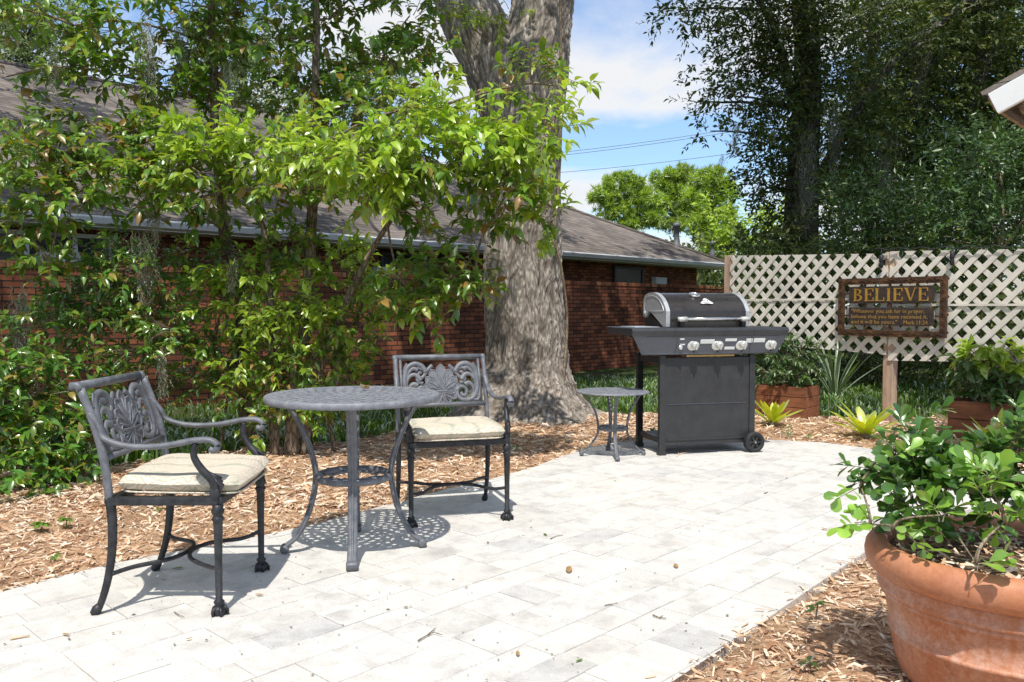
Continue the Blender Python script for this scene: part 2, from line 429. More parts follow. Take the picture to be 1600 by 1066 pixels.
def m_ground():
    t = NT('ground'); c = t.coord()
    a = t.noise(c, 0.8, 5, 0.6); b = t.noise(c, 25, 5, 0.7)
    col = t.ramp(b, [(0.3, (0.020, 0.030, 0.010)), (0.55, (0.045, 0.075, 0.018)), (0.75, (0.10, 0.13, 0.04))])
    col = t.mix(t.ramp(a, [(0.48, 0.0), (0.66, 0.8)]), col, (0.09, 0.07, 0.045))
    return t.pbr(col, 0.95, 0, t.bump(b, 0.8, 0.03), 0.1)
M['ground'] = m_ground()

def m_terracotta():
    t = NT('terracotta'); c = t.coord()
    s = t.n('ShaderNodeSeparateXYZ'); t.l(c, s.inputs[0])
    n1 = t.noise(c, 5, 6, 0.65); n2 = t.noise(c, 60, 5, 0.75); n3 = t.noise(t.mapping(c, (9, 9, 2)), 1.0, 5, 0.65)
    col = t.ramp(n1, [(0.3, (0.40, 0.145, 0.065)), (0.7, (0.55, 0.235, 0.12))])
    hm = t.ramp(s.outputs[2], [(0.05, 0.3), (0.16, 1.0), (0.31, 0.75), (0.36, 0.15), (1.0, 0.08)])
    sc = t.math('MULTIPLY', t.ramp(t.math('ADD', t.math('MULTIPLY', n3, 0.6), t.math('MULTIPLY', n2, 0.4)), [(0.42, 0.0), (0.66, 0.9)]), hm)
    col = t.mix(sc, col, (0.62, 0.47, 0.40))
    col = t.mix(1.0, col, t.ramp(n2, [(0.25, 0.85), (0.7, 1.1)]), 'MULTIPLY')
    return t.pbr(col, 0.6, 0, t.bump(n2, 0.15, 0.003), 0.4)
M['terracotta'] = m_terracotta()
M['soil'] = m_flat('potting_soil', (0.16, 0.10, 0.055), 0.95, 0, 0.6, 45, bump=1.0)
M['redwood'] = m_wood('stained_planter_wood', (0.13, 0.045, 0.02), (0.30, 0.12, 0.055), 0, 3.5)
M['postwood'] = m_wood('pale_post_wood', (0.38, 0.25, 0.17), (0.56, 0.42, 0.31), 2, 3)
M['lattice'] = m_flat('lattice_paint', (0.66, 0.62, 0.54), 0.6, 0, 0.25, 2.5, bump=0.05)  # broad uneven tone puts dappled shade into the paint colour

def m_rust():
    t = NT('rusted_sign_metal'); c = t.coord()
    a = t.noise(c, 14, 6, 0.7); b = t.noise(c, 60, 4, 0.7)
    col = t.ramp(a, [(0.3, (0.028, 0.018, 0.014)), (0.5, (0.075, 0.038, 0.02)), (0.68, (0.17, 0.082, 0.03)), (0.8, (0.25, 0.14, 0.05))])
    return t.pbr(col, 0.6, 0.2, t.bump(b, 0.4, 0.003), 0.4)
M['rust'] = m_rust()
M['signdark'] = m_worn('sign_plate_metal', (0.03, 0.024, 0.022), (0.085, 0.055, 0.038), 14, (0.45, 0.7), 0.2, 0.2)
M['gold'] = m_worn('gold_lettering', (0.36, 0.19, 0.035), (0.56, 0.34, 0.07), 14, (0.4, 0.6), 0.3, 0.1)
M['goldtext'] = m_worn('dull_gold_text', (0.30, 0.17, 0.045), (0.46, 0.29, 0.09), 14, (0.4, 0.6), 0.2, 0.1)

def m_cushion():
    t = NT('cushion_fabric'); c = t.coord()
    w = t.n('ShaderNodeTexWave', wave_type='RINGS', rings_direction='Z'); t.l(t.mapping(c, (14, 14, 1), (0, 0, 0.3), (0.8, 0.6, 0)), w.inputs['Vector'])
    w.inputs['Scale'].default_value = 1.0; w.inputs['Distortion'].default_value = 7.0; w.inputs['Detail'].default_value = 2.5; w.inputs['Detail Scale'].default_value = 1.4
    st = t.n('ShaderNodeTexWave', wave_type='BANDS', bands_direction='X'); t.l(t.mapping(c, (1, 1, 1)), st.inputs['Vector'])
    st.inputs['Scale'].default_value = 2.1; st.inputs['Distortion'].default_value = 5.0; st.inputs['Detail'].default_value = 3; st.inputs['Detail Scale'].default_value = 2.5
    fine = t.noise(c, 160, 3, 0.7); n = t.noise(c, 9, 4, 0.6)
    col = t.ramp(w.outputs['Fac'], [(0.25, (0.66, 0.58, 0.47)), (0.5, (0.41, 0.335, 0.245)), (0.75, (0.62, 0.54, 0.43))])
    g = t.math('MULTIPLY', t.ramp(st.outputs['Fac'], [(0.78, 0.0), (1.0, 0.7)]), t.ramp(n, [(0.35, 0.2), (0.6, 0.9)]))
    col = t.mix(g, col, (0.26, 0.31, 0.24))
    col = t.mix(1.0, col, t.ramp(fine, [(0.3, 0.85), (0.7, 1.08)]), 'MULTIPLY')
    return t.pbr(col, 0.95, 0, t.bump(t.math('ADD', fine, t.math('MULTIPLY', n, 1.5)), 0.4, 0.004), 0.1)
M['cushion'] = m_cushion()
M['powerline'] = m_flat('aged_aluminium_wire', (0.16, 0.17, 0.19), 0.6, 0, 0.1)
M['wire'] = m_flat('black_cable', (0.02, 0.02, 0.02), 0.6, 0, 0.1)
M['lamp_glow'] = NT('lamp_glow').pbr((1.0, 0.6, 0.3), 0.4, 0, None, 0.5, 0, (1.0, 0.45, 0.12), 6.0)
# ================================================================== SETTING
U = Vector((0.688, 0.7257, 0)); NV = Vector((-0.7257, 0.688, 0))      # along / away from the brick wall
HROT = math.atan2(U.y, U.x)

def xy(p): return (p[0], p[1])

def inside(p, poly):
    x, y = p; c = False; n = len(poly); j = n - 1
    for i in range(n):
        xi, yi = poly[i]; xj, yj = poly[j]
        if (yi > y) != (yj > y) and x < (xj - xi) * (y - yi) / (yj - yi) + xi: c = not c
        j = i
    return c

def inside_np(P, poly):
    x, y = P[:, 0], P[:, 1]; c = np.zeros(len(P), bool); n = len(poly); j = n - 1
    for i in range(n):
        xi, yi = poly[i]; xj, yj = poly[j]
        if yi != yj:
            c ^= ((yi > y) != (yj > y)) & (x < (xj - xi) * (y - yi) / (yj - yi) + xi)
        j = i
    return c

left_edge = [xy(G(*p)) for p in [(-160, 975), (0, 925), (180, 880), (430, 833), (560, 800), (700, 764), (810, 737), (905, 704), (960, 692), (1040, 686), (1190, 687), (1300, 693), (1400, 707), (1500, 721), (1640, 742), (1800, 772)]]
right_edge = [xy(G(*p)) for p in [(1045, 1066), (1130, 1010), (1210, 958), (1340, 870), (1430, 815), (1560, 790), (1700, 790), (1800, 800)]]
PATIO = [xy(p) for p in spline([Vector((*p, 0)) for p in left_edge], 3)] + [xy(p) for p in spline([Vector((*p, 0)) for p in right_edge[::-1]], 3)]
PATIO += [(0.30, 1.6), (-0.1, 0.9), (-0.8, -0.6), (-5.5, -0.6), (-5.2, 2.3), (-3.6, 2.75)]
PATIO = PATIO[::-1]
def area2(p): return sum(p[i][0] * p[(i + 1) % len(p)][1] - p[(i + 1) % len(p)][0] * p[i][1] for i in range(len(p)))
if area2(PATIO) < 0: PATIO = PATIO[::-1]

# ground: one sheet out to the horizon
b = MB(); b.add([(-400, -300, -0.045), (400, -300, -0.045), (400, 500, -0.045), (-400, 500, -0.045)], [(0, 1, 2, 3)])
struct(b.build('ground', M['ground']))

# patio: pavers laid in rows parallel to the brick wall, each one an island of the sheet
def clip(poly, rect):
    out = poly
    for i in range(4):
        a = rect[i]; c = rect[(i + 1) % 4]; ex, ey = c[0] - a[0], c[1] - a[1]
        inp = out; out = []
        if not inp: return out
        for k in range(len(inp)):
            p = inp[k]; q = inp[(k + 1) % len(inp)]
            sp = ex * (p[1] - a[1]) - ey * (p[0] - a[0]); sq = ex * (q[1] - a[1]) - ey * (q[0] - a[0])
            if sp >= 0: out.append(p)
            if (sp >= 0) != (sq >= 0):
                t = sp / (sp - sq); out.append((p[0] + (q[0] - p[0]) * t, p[1] + (q[1] - p[1]) * t))
    return out
b = MB(); gap = 0.0018; prng = random.Random(5)
vs = [p[0] * NV.x + p[1] * NV.y for p in PATIO]; us = [p[0] * U.x + p[1] * U.y for p in PATIO]
n0 = min(vs)
while n0 < max(vs):
    h = prng.choice([0.14, 0.14, 0.21, 0.21]); u0 = min(us) - prng.random() * 0.3
    while u0 < max(us):
        w = prng.choice([0.14, 0.21, 0.21, 0.28])
        cn = [(u0 + gap, n0 + gap), (u0 + w - gap, n0 + gap), (u0 + w - gap, n0 + h - gap), (u0 + gap, n0 + h - gap)]
        rect = [(U.x * a + NV.x * c, U.y * a + NV.y * c) for a, c in cn]
        ins = [inside(q, PATIO) for q in rect]
        poly = rect if all(ins) else (clip(PATIO, rect) if any(ins) or inside((sum(q[0] for q in rect) / 4, sum(q[1] for q in rect) / 4), PATIO) else [])
        if len(poly) >= 3 and abs(area2(poly)) > 0.004:
            cx = sum(q[0] for q in poly) / len(poly); cy = sum(q[1] for q in poly) / len(poly)
            z = prng.uniform(-0.0018, 0.0018); tx = prng.uniform(-0.003, 0.003); ty = prng.uniform(-0.003, 0.003)
            k = len(poly); zz = lambda q: z + (q[0] - cx) * tx + (q[1] - cy) * ty
            inn = [(cx + (q[0] - cx) * 0.984, cy + (q[1] - cy) * 0.984) for q in poly]
            v3 = [(q[0], q[1], zz(q)) for q in inn] + [(q[0], q[1], zz(q) - 0.0022) for q in poly] + [(q[0], q[1], -0.05) for q in poly]
            f3 = [tuple(range(k))] + [(k + i, k + (i + 1) % k, (i + 1) % k, i) for i in range(k)] + [(2 * k + i, 2 * k + (i + 1) % k, k + (i + 1) % k, k + i) for i in range(k)]
            b.add(v3, f3)
        u0 += w
    n0 += h
struct(b.build('patio', M['paver']))
b = MB(); b.add([(p[0], p[1], -0.0052) for p in PATIO], [tuple(range(len(PATIO)))])
struct(b.build('paving_joints', M['joint']))

# mulch bed
BED = [(-7, 0.2), (-0.6, 0.2), (6.5, 0.2), (6.9, 4.0), (6.6, 8.0), (5.5, 8.35), (4.2, 8.5), (3.2, 8.6), (2.2, 9.0), (1.2, 8.75), (0.4, 9.0), (-0.2, 8.9), (-0.8, 7.9), (-1.4, 7.0), (-2.2, 6.55), (-3.0, 5.9), (-4.2, 5.4), (-7, 5.2)]
NXm, NYm = 190, 130
X0, X1, Y0, Y1 = -6.0, 6.6, 0.4, 9.1
gx = np.linspace(X0, X1, NXm); gy = np.linspace(Y0, Y1, NYm)
PATIO_IN = [(p[0], p[1]) for p in PATIO]
def bed_h(x, y):
    return 0.012 * mnoise.noise((x * 1.3, y * 1.3, 0.3)) + 0.014 * mnoise.noise((x * 5, y * 5, 1.7)) - 0.012
pts = [(x, y) for y in gy for x in gx]
inP = inside_np(np.array(pts), PATIO_IN); inB = inside_np(np.array(pts), BED)
v = [(x, y, (-0.06 if inP[i] else (bed_h(x, y) if inB[i] else -0.07))) for i, (x, y) in enumerate(pts)]
f = [(j * NXm + i, j * NXm + i + 1, (j + 1) * NXm + i + 1, (j + 1) * NXm + i) for j in range(NYm - 1) for i in range(NXm - 1)]
mo = mesh_obj('mulch_bed', v, f, M['mulch'], None, [True] * len(f)); struct(mo)

# loose wood chips over the bed: nobody could count them
def chips(n, region, lmin, lmax, seed):
    g = np.random.default_rng(seed)
    x = g.uniform(region[0], region[1], n); y = g.uniform(region[2], region[3], n)
    P = np.stack([x, y], 1)
    jit = g.normal(0, 0.02, (n, 2)) * np.where(g.random((n, 1)) < 0.06, 4.0, 1.0)
    ok = inside_np(P, BED) & ~inside_np(P + jit, PATIO_IN)
    P = P[ok]; n = len(P)
    L = lmin + (lmax - lmin) * g.random(n) ** 1.8; W = L * g.uniform(0.07, 0.24, n)
    th = g.uniform(0, 2 * PI, n); tilt = g.normal(0, 0.22, n); roll = g.normal(0, 0.5, n)
    z = np.array([bed_h(a, c) for a, c in P]) + g.uniform(0.002, 0.018, n)
    onp = inside_np(P, PATIO_IN); z[onp] = g.uniform(0.004, 0.010, onp.sum()); tilt[onp] *= 0.2; roll[onp] *= 0.3
    ax = np.stack([np.cos(th) * np.cos(tilt), np.sin(th) * np.cos(tilt), np.sin(tilt)], 1)
    sd = np.stack([-np.sin(th) * np.cos(roll), np.cos(th) * np.cos(roll), np.sin(roll)], 1)
    c = np.column_stack([P, z])
    bow = g.normal(0, 0.06, n)[:, None] * L[:, None] * sd
    vs = np.stack([c - ax * L[:, None] / 2, c + sd * W[:, None] / 2 + bow, c + ax * L[:, None] / 2, c - sd * W[:, None] / 2 + bow], 1)
    # squared-off ends: two quads meeting in a ridge
    e0 = c - ax * L[:, None] / 2; e1 = c + ax * L[:, None] / 2; up = np.array([0, 0, 1.0]) * (W[:, None] * 0.25)
    q = np.stack([e0 - sd * W[:, None] / 2, e0 + sd * W[:, None] / 3, e1 + sd * W[:, None] / 2, e1 - sd * W[:, None] / 3, c + bow - sd * W[:, None] * 0.55 + up, c + bow + sd * W[:, None] * 0.5 + up], 1)
    return q.reshape(-1, 3), n
CV = []; CN = 0
for n, reg, lo, hi, sd in ((32000, (0.2, 3.4, 0.9, 4.4), 0.012, 0.058, 1), (32000, (-5.0, -0.4, 2.2, 5.2), 0.014, 0.062, 2), (24000, (-4.0, 1.5, 4.6, 9.0), 0.025, 0.09, 3), (17000, (0.9, 6.0, 5.2, 9.0), 0.025, 0.09, 4)):
    q, n = chips(n, reg, lo, hi, sd); CV.append(q); CN += n
CV = np.concatenate(CV)
CF = [f for i in range(CN) for f in ((6 * i, 6 * i + 4, 6 * i + 5, 6 * i + 1), (6 * i + 4, 6 * i + 3, 6 * i + 2, 6 * i + 5))]
stuff(mesh_obj('wood_chips', CV, CF, M['chip']), 'loose tan and brown wood chips covering the planting beds beside the patio', 'mulch')

# grass blades behind the beds
def blades(n, region, hmin, hmax, seed, keep=None):
    g = np.random.default_rng(seed)
    P = np.stack([g.uniform(region[0], region[1], n), g.uniform(region[2], region[3], n)], 1)
    ok = ~inside_np(P, BED) & ~inside_np(P, PATIO_IN)
    dn = P @ np.array([NV.x, NV.y]); ok &= (dn < 9.4)
    dens = np.array([mnoise.noise((a * 0.9, c * 0.9, 4.0)) for a, c in P]); ok &= dens > g.uniform(-0.75, 0.25, n)
    P = P[ok]; n = len(P)
    h = g.uniform(hmin, hmax, n); w = h * g.uniform(0.05, 0.1, n) + 0.002; th = g.uniform(0, 2 * PI, n); lean = g.uniform(0.1, 0.9, n)
    d = np.stack([np.cos(th), np.sin(th), np.zeros(n)], 1); s = np.stack([-np.sin(th), np.cos(th), np.zeros(n)], 1)
    c = np.column_stack([P, np.full(n, -0.045)]); up = np.array([0, 0, 1.0])
    m = c + up * (h * 0.6)[:, None] + d * (h * lean * 0.3)[:, None]; tp = c + up * (h * (1 - 0.25 * lean))[:, None] + d * (h * lean)[:, None]
    q = np.stack([c - s * w[:, None], c + s * w[:, None], m + s * w[:, None] * 0.8, m - s * w[:, None] * 0.8, tp], 1)
    return q.reshape(-1, 3), n
GV = []; GN = 0
for n, reg, lo, hi, sd in ((26000, (-5.5, 3.2, 5.3, 13.5), 0.04, 0.13, 1), (16000, (1.5, 7.5, 8.2, 13.0), 0.04, 0.15, 2), (9000, (-6, -1.5, 5.0, 8.0), 0.05, 0.16, 3)):
    q, n = blades(n, reg, lo, hi, sd); GV.append(q); GN += n
GF = [f for i in range(GN) for f in ((5 * i, 5 * i + 1, 5 * i + 2, 5 * i + 3), (5 * i + 3, 5 * i + 2, 5 * i + 4))]
stuff(mesh_obj('grass', np.concatenate(GV), GF, M['grass']), 'short green grass growing between the planting beds and the brick wall', 'grass')

# ================================================================== HOUSE
house = thing('brick_house', 'long low brick house with brown shingled hip roof and white gutter behind the wall', 'house', (0, 0, -0.045), HROT)
EY, EZ, RY, RZ, EX1, RX1, EX0 = 11.5, 2.36, 19.5, 6.17, 20.8, 12.8, -14.0
def roof_slab():
    b = MB(); t = 0.05; k = (RZ - EZ) / (RY - EY)
    BY = 2 * RY - EY
    A = [(EX0, EY, EZ), (EX1, EY, EZ), (RX1, RY, RZ), (EX0, RY, RZ), (EX1, BY, EZ), (EX0, BY, EZ)]
    lo = [(x, y, z - t) for x, y, z in A]
    b.add(A + lo, [(0, 1, 2, 3), (1, 4, 2), (2, 4, 5, 3), (6, 9, 8, 7), (7, 8, 10), (8, 9, 11, 10), (0, 6, 7, 1), (1, 7, 10, 4), (4, 10, 11, 5), (0, 3, 9, 6), (3, 5, 11, 9)])
    return b
roof = roof_slab().build('roof', M['shingle'], house)
b = MB(); b.tube([(EX0, RY, RZ + 0.01), (RX1, RY, RZ + 0.01)], 0.06, 6); b.tube([(RX1, RY, RZ + 0.01), (EX1, EY, EZ + 0.01)], 0.05, 6)
b.build('ridge_cap', M['shingle'], roof)
b = MB(); xa, xb, ya, yb = EX0, 20.15, 12.1, 26.8
b.add([(xa, ya, 0), (xb, ya, 0), (xb, yb, 0), (xa, yb, 0), (xa, ya, 2.26), (xb, ya, 2.26), (xb, yb, 2.26), (xa, yb, 2.26)], [(0, 1, 5, 4), (1, 2, 6, 5), (2, 3, 7, 6), (3, 0, 4, 7)])
b.build('wall', M['brick'], house)
b = MB(); b.box(((EX0 + EX1) / 2, (EY + 0.03 + 12.09) / 2, 2.235), (EX1 - EX0 - 0.1, 12.09 - EY - 0.03, 0.02)); b.box((20.45, 18.5, 2.236), (0.58, 13, 0.02)); b.build('soffit', M['gutter'], house)
b = MB(); b.box(((EX0 + EX1) / 2, EY - 0.0, 2.29), (EX1 - EX0, 0.03, 0.15)); b.box((EX1 - 0.0, 19.4, 2.29), (0.03, 15.7, 0.15)); b.build('fascia', M['white'], house)
prof = [(-0.02, 0.12), (-0.12, 0.12), (-0.125, 0.105), (-0.10, 0.03), (-0.02, 0.0)]
b = MB(); n = len(prof)
vsx = [(x, EY + p[0], 2.225 + p[1]) for x in (EX0, EX1 + 0.12) for p in prof]
b.add(vsx, [(i, i + 1, n + i + 1, n + i) for i in range(n - 1)] + [tuple(range(n)), tuple(range(2 * n - 1, n - 1, -1))])
b.build('gutter', M['gutter'], house)
def house_pt(px, py, yl):
    d = ray(px, py); dn = d.x * NV.x + d.y * NV.y; s = yl / dn
    p = Vector((0, 0, CAM_H)) + d * s
    return p.x * U.x + p.y * U.y, p.z
for px, w in ((48, 1.0), (108, 1.0), (630, 1.0), (980, 1.1)):
    x, _ = house_pt(px, 430, 12.1)
    wb = MB(); wb.box((x, 12.08, 1.45), (w, 0.06, 1.3)); win = wb.build('window', M['dark'], house)
    wb = MB()
    for sx in (-1, 1): wb.box((x + sx * (w / 2 + 0.03), 12.07, 1.45), (0.06, 0.09, 1.42))
    wb.box((x, 12.068, 2.13), (w - 0.004, 0.09, 0.055)); wb.box((x, 12.062, 1.455), (w - 0.004, 0.07, 0.04)); wb.build('window_frame', M['gutter'] if px < 200 else M['grill_lip'], win)
for px, py in ((95, 403), (605, 424), (1031, 438)):
    x, z = house_pt(px, py, 12.0)
    wb = MB(); wb.box((x, 12.02, z), (0.52, 0.14, 0.24), bev=0.015)
    for q in range(5): wb.box((x, 11.945, z - 0.08 + q * 0.04), (0.44, 0.012, 0.012))
    wb.build('vent_cover', M['gutter'], house)
# vent pipes on the roof
for px, py, hgt, r in ((1057, 384, 0.62, 0.075), (1113, 397, 0.36, 0.045)):
    # meet the front roof slope along the ray
    best = None
    for s in np.linspace(8, 40, 1600):
        p = Vector((0, 0, CAM_H)) + ray(px, py) * (s / F_PX); yy = p.x * NV.x + p.y * NV.y
        if yy > EY and p.z <= EZ - 0.045 + (yy - EY) * (RZ - EZ) / (RY - EY): best = p; break
    if best is None: best = at(px, py, 22)
    lx, ly = best.x * U.x + best.y * U.y, best.x * NV.x + best.y * NV.y
    pb = MB(); pb.lathe([(r * 1.6, -0.3), (r * 1.6, 0.05), (r, 0.1), (r, hgt - 0.1), (r * 1.35, hgt - 0.1), (r * 1.35, hgt), (0.01, hgt + 0.04)], 12, Matrix.Translation((lx, ly, best.z + 0.03)))
    pb.build('vent_pipe', M['cast_grey'], roof)

# freestanding garden wall in front of the house
gw = thing('garden_wall', 'freestanding red brick garden wall running behind the trees in front of the house', 'wall', (0, 0, -0.045), HROT)
WY, WH = 9.45, 1.635
b = MB(); b.box(((-8 + 17.2) / 2, WY + 0.1, (WH - 0.07) / 2), (25.2, 0.2, WH - 0.07)); b.build('brickwork', M['brick'], gw)
b = MB(); x = -8.0; br = random.Random(3)
while x < 17.2:
    b.box((x + 0.034, WY + 0.099, WH - 0.035), (0.064, 0.222, 0.068 + br.uniform(-0.003, 0.003)), bev=0.004); x += 0.072
b.build('coping', NT('coping_brick').m, gw)
t = NT('coping_bricks'); cc = t.ramp(t.island(), [(0, (0.16, 0.055, 0.03)), (0.5, (0.30, 0.11, 0.055)), (1, (0.36, 0.18, 0.09))])
cc = t.mix(1.0, cc, t.ramp(t.noise(t.coord(), 40, 4, 0.7), [(0.3, 0.7), (0.7, 1.2)]), 'MULTIPLY'); t.pbr(cc, 0.85, 0, None, 0.25)
for o in gw.children:
    if o.name.startswith('coping'): o.data.materials[0] = t.m

# glowing wall lamp near the end of the house
x, z = house_pt(1132, 449, 12.0)
lp = thing('wall_lamp', 'small glowing orange lamp on the shaded house wall left of the lattice fence', 'lamp', U * x + NV * 12.07 + Vector((0, 0, z)), HROT)
b = MB(); b.box((0, -0.02, 0.02), (0.12, 0.05, 0.2), bev=0.01); b.build('back_plate', M['grill_black'], lp)
b = MB(); b.ball((0, -0.12, 0), (0.09, 0.09, 0.075)); b.build('lamp_globe', M['lamp_glow'], lp)
b = MB(); b.lathe([(0.11, 0.06), (0.09, 0.10), (0.03, 0.13)], 12, Matrix.Translation((0, -0.12, 0))); b.build('cap', M['grill_black'], lp)

# ================================================================== LATTICE FENCE
FA = Vector((2.50, 9.70, 0)); FB = Vector((3.66, 8.10, 0)); FC = Vector((4.55, 6.87, 0))
fd = (FC - FA); fd.z = 0; L_all = fd.length; fd.normalize()
FROT = math.atan2(fd.y, fd.x); fn = Vector((fd.y, -fd.x, 0))          # toward the camera
if fn.y > 0: fn = -fn
fence = thing('lattice_fence', 'white diagonal lattice fence panels on wooden posts behind the hanging sign', 'fence', FA, FROT)
LB = (FB - FA).dot(fd)
# local: x along the fence, y: -y is toward the camera
def lattice_panel(x0, x1, zb0, zb1, zt0, zt1, pitch=0.165, w=0.046):
    out = []
    zb = lambda x: zb0 + (zb1 - zb0) * (x - x0) / (x1 - x0); zt = lambda x: zt0 + (zt1 - zt0) * (x - x0) / (x1 - x0)
    quad = [(x0, zb0), (x1, zb1), (x1, zt1), (x0, zt0)]
    for layer, sg in ((0, 1), (1, -1)):
        b = MB(); d = Vector((1, sg)).normalized(); nn = Vector((-d.y, d.x))
        for k in range(-60, 61):
            c0 = Vector((x0, zb0 if sg > 0 else zt0)) + nn * (k * pitch / math.sqrt(2))
            strip = [c0 - d * 5 - nn * w / 2, c0 + d * 5 - nn * w / 2, c0 + d * 5 + nn * w / 2, c0 - d * 5 + nn * w / 2]
            poly = clip([tuple(q) for q in strip], quad)
            if len(poly) < 3 or abs(area2(poly)) < 1e-4: continue
            if area2(poly) < 0: poly = poly[::-1]
            y0, y1 = (-0.008, 0.0) if layer == 0 else (0.0005, 0.0085)
            Mx = Matrix(((1, 0, 0, 0), (0, 0, -1, 0), (0, 1, 0, 0), (0, 0, 0, 1)))
            b.prism(poly, -y1, -y0, Mx)
        out.append(b)
    m = MB()
    for q in out: m.add(q.v, q.f)
    return m
Ltot = 3.6
lattice_panel(0.05, LB - 0.01, 0.73, 0.655, 1.715, 1.64).build('lattice_panel', M['lattice'], fence)
lattice_panel(LB + 0.01, Ltot, 0.60, 0.66, 1.66, 1.60).build('lattice_panel', M['lattice'], fence)
b = MB(); b.box((0.0, 0.04, 0.83), (0.10, 0.06, 1.78), bev=0.006); b.build('post', M['postwood'], fence)
b = MB(); b.box((Ltot - 0.05, 0.06, 0.8), (0.09, 0.09, 1.7), bev=0.006); b.build('post', M['postwood'], fence)
b = MB(); b.box((LB, 0.056, 1.13), (0.092, 0.09, 1.05), bev=0.006); b.box((LB, 0.056 , 0.29), (0.10, 0.094, 0.66), bev=0.006); b.build('post', M['postwood'], fence)
b = MB(); b.box((LB / 2, -0.014, 1.20), (LB - 0.1, 0.009, 0.02)); b.box(((LB + Ltot) / 2, -0.014, 1.14), (Ltot - LB - 0.1, 0.009, 0.02)); b.build('mid_rail', M['lattice'], fence)

# string light cable on top of the fence
sl = thing('string_light', 'black string light cable with hanging bulb sockets along the top of the lattice fence', 'string lights', FA, FROT)
b = MB(); cab = []
for i in range(41):
    x = LB - 0.15 + (Ltot - LB + 0.15) * i / 40; cab.append((x, -0.03, 1.685 - 0.06 * (i / 40) + 0.012 * math.sin(i * 1.3)))
b.tube(cab, 0.0055, 6); b.build('cable', M['wire'], sl)
for x in (LB - 0.06, LB + 0.62, LB + 1.30):
    b = MB(); b.tube([(x, -0.03, 1.68), (x, -0.035, 1.62)], 0.005, 5); b.lathe([(0.008, 0.0), (0.02, -0.01), (0.021, -0.07), (0.015, -0.075)], 10, Matrix.Translation((x, -0.035, 1.63))); so = b.build('socket', M['wire'], sl)
    b = MB(); b.ball((x, -0.035, 1.53), (0.022, 0.022, 0.036)); b.build('bulb', M['dark'], so)

# ================================================================== SIGN
fz = 1.27
def fence_x(px):
    d = ray(px, 480); s = (FA.x * fn.x + FA.y * fn.y) / (d.x * fn.x + d.y * fn.y)
    p = d * s; return (p - Vector((FA.x, FA.y, 0))).dot(Vector((fd.x, fd.y, 0)))
sx0, sx1 = fence_x(1315), fence_x(1484)
SW = sx1 - sx0; sxc = (sx0 + sx1) / 2; SH = 0.57
sign = thing('metal_sign', 'rusty brown framed metal sign with gold BELIEVE lettering hung on the lattice fence', 'sign', FA + fd * sxc + fn * 0.05 + Vector((0, 0, 0.835)), FROT)
MS = Matrix(((1, 0, 0, 0), (0, 0, -1, 0), (0, 1, 0, 0), (0, 0, 0, 1)))   # drawing plane x,z ; extrude toward -y
b = MB(); fw = 0.062
for x in (-1, 1): b.box((x * (SW / 2 - fw / 2), 0, SH / 2), (fw, 0.03, SH), bev=0.004)
for z in (fw / 2, SH - fw / 2): b.box((0, 0.0008, z), (SW - 2 * fw + 0.002, 0.028, fw), bev=0.004)
for x in (-0.26, 0.0, 0.26):
    for z in (0.085, SH - 0.08, 0.31): b.box((x * SW / 1.08, 0.004, z), (0.02, 0.008, 0.06))
for x in (-1, 1):
    for z in (0.2, 0.42): b.box((x * (SW / 2 - 0.085), 0.004, z), (0.06, 0.008, 0.018))
sr = random.Random(9)
for z in (fw / 2, SH - fw / 2):                     # scrollwork flourishes along the frame
    for k in range(9):
        cx = -SW / 2 + 0.1 + (SW - 0.2) * k / 8
        if k % 2 == 0:
            b.tube([(cx + 0.03 * math.cos(a) * (1 - a / 9), -0.018, z + 0.014 * math.sin(a)) for a in np.linspace(0, 7, 16)], 0.003, 5)
            b.tube([(cx - 0.075 + 0.15 * i / 8, -0.018, z + 0.008 * math.sin(i * 1.4)) for i in range(9)], 0.0028, 5)
        else:
            for q in (-0.03, 0, 0.03): b.ball((cx + q, -0.017, z), (0.006, 0.005, 0.006), None, 6, 4)
for x in (-1, 1):
    for k in range(7):
        z = 0.07 + (SH - 0.14) * k / 6
        b.tube([(x * (SW / 2 - fw / 2) + 0.012 * math.cos(a), -0.018, z + 0.02 * math.sin(a) * (1 - a / 9)) for a in np.linspace(0, 6, 12)], 0.003, 5)
pass
sf = b.build('frame', M['rust'], sign)
pw = SW - 2 * fw - 0.11
b = MB(); b.box((0, -0.004, 0.405), (pw, 0.008, 0.165), bev=0.002); pl1 = b.build('letter_plate', M['signdark'], sign)
b = MB(); b.box((0, -0.004, 0.195), (pw, 0.008, 0.175), bev=0.002); pl2 = b.build('verse_plate', M['signdark'], sign)

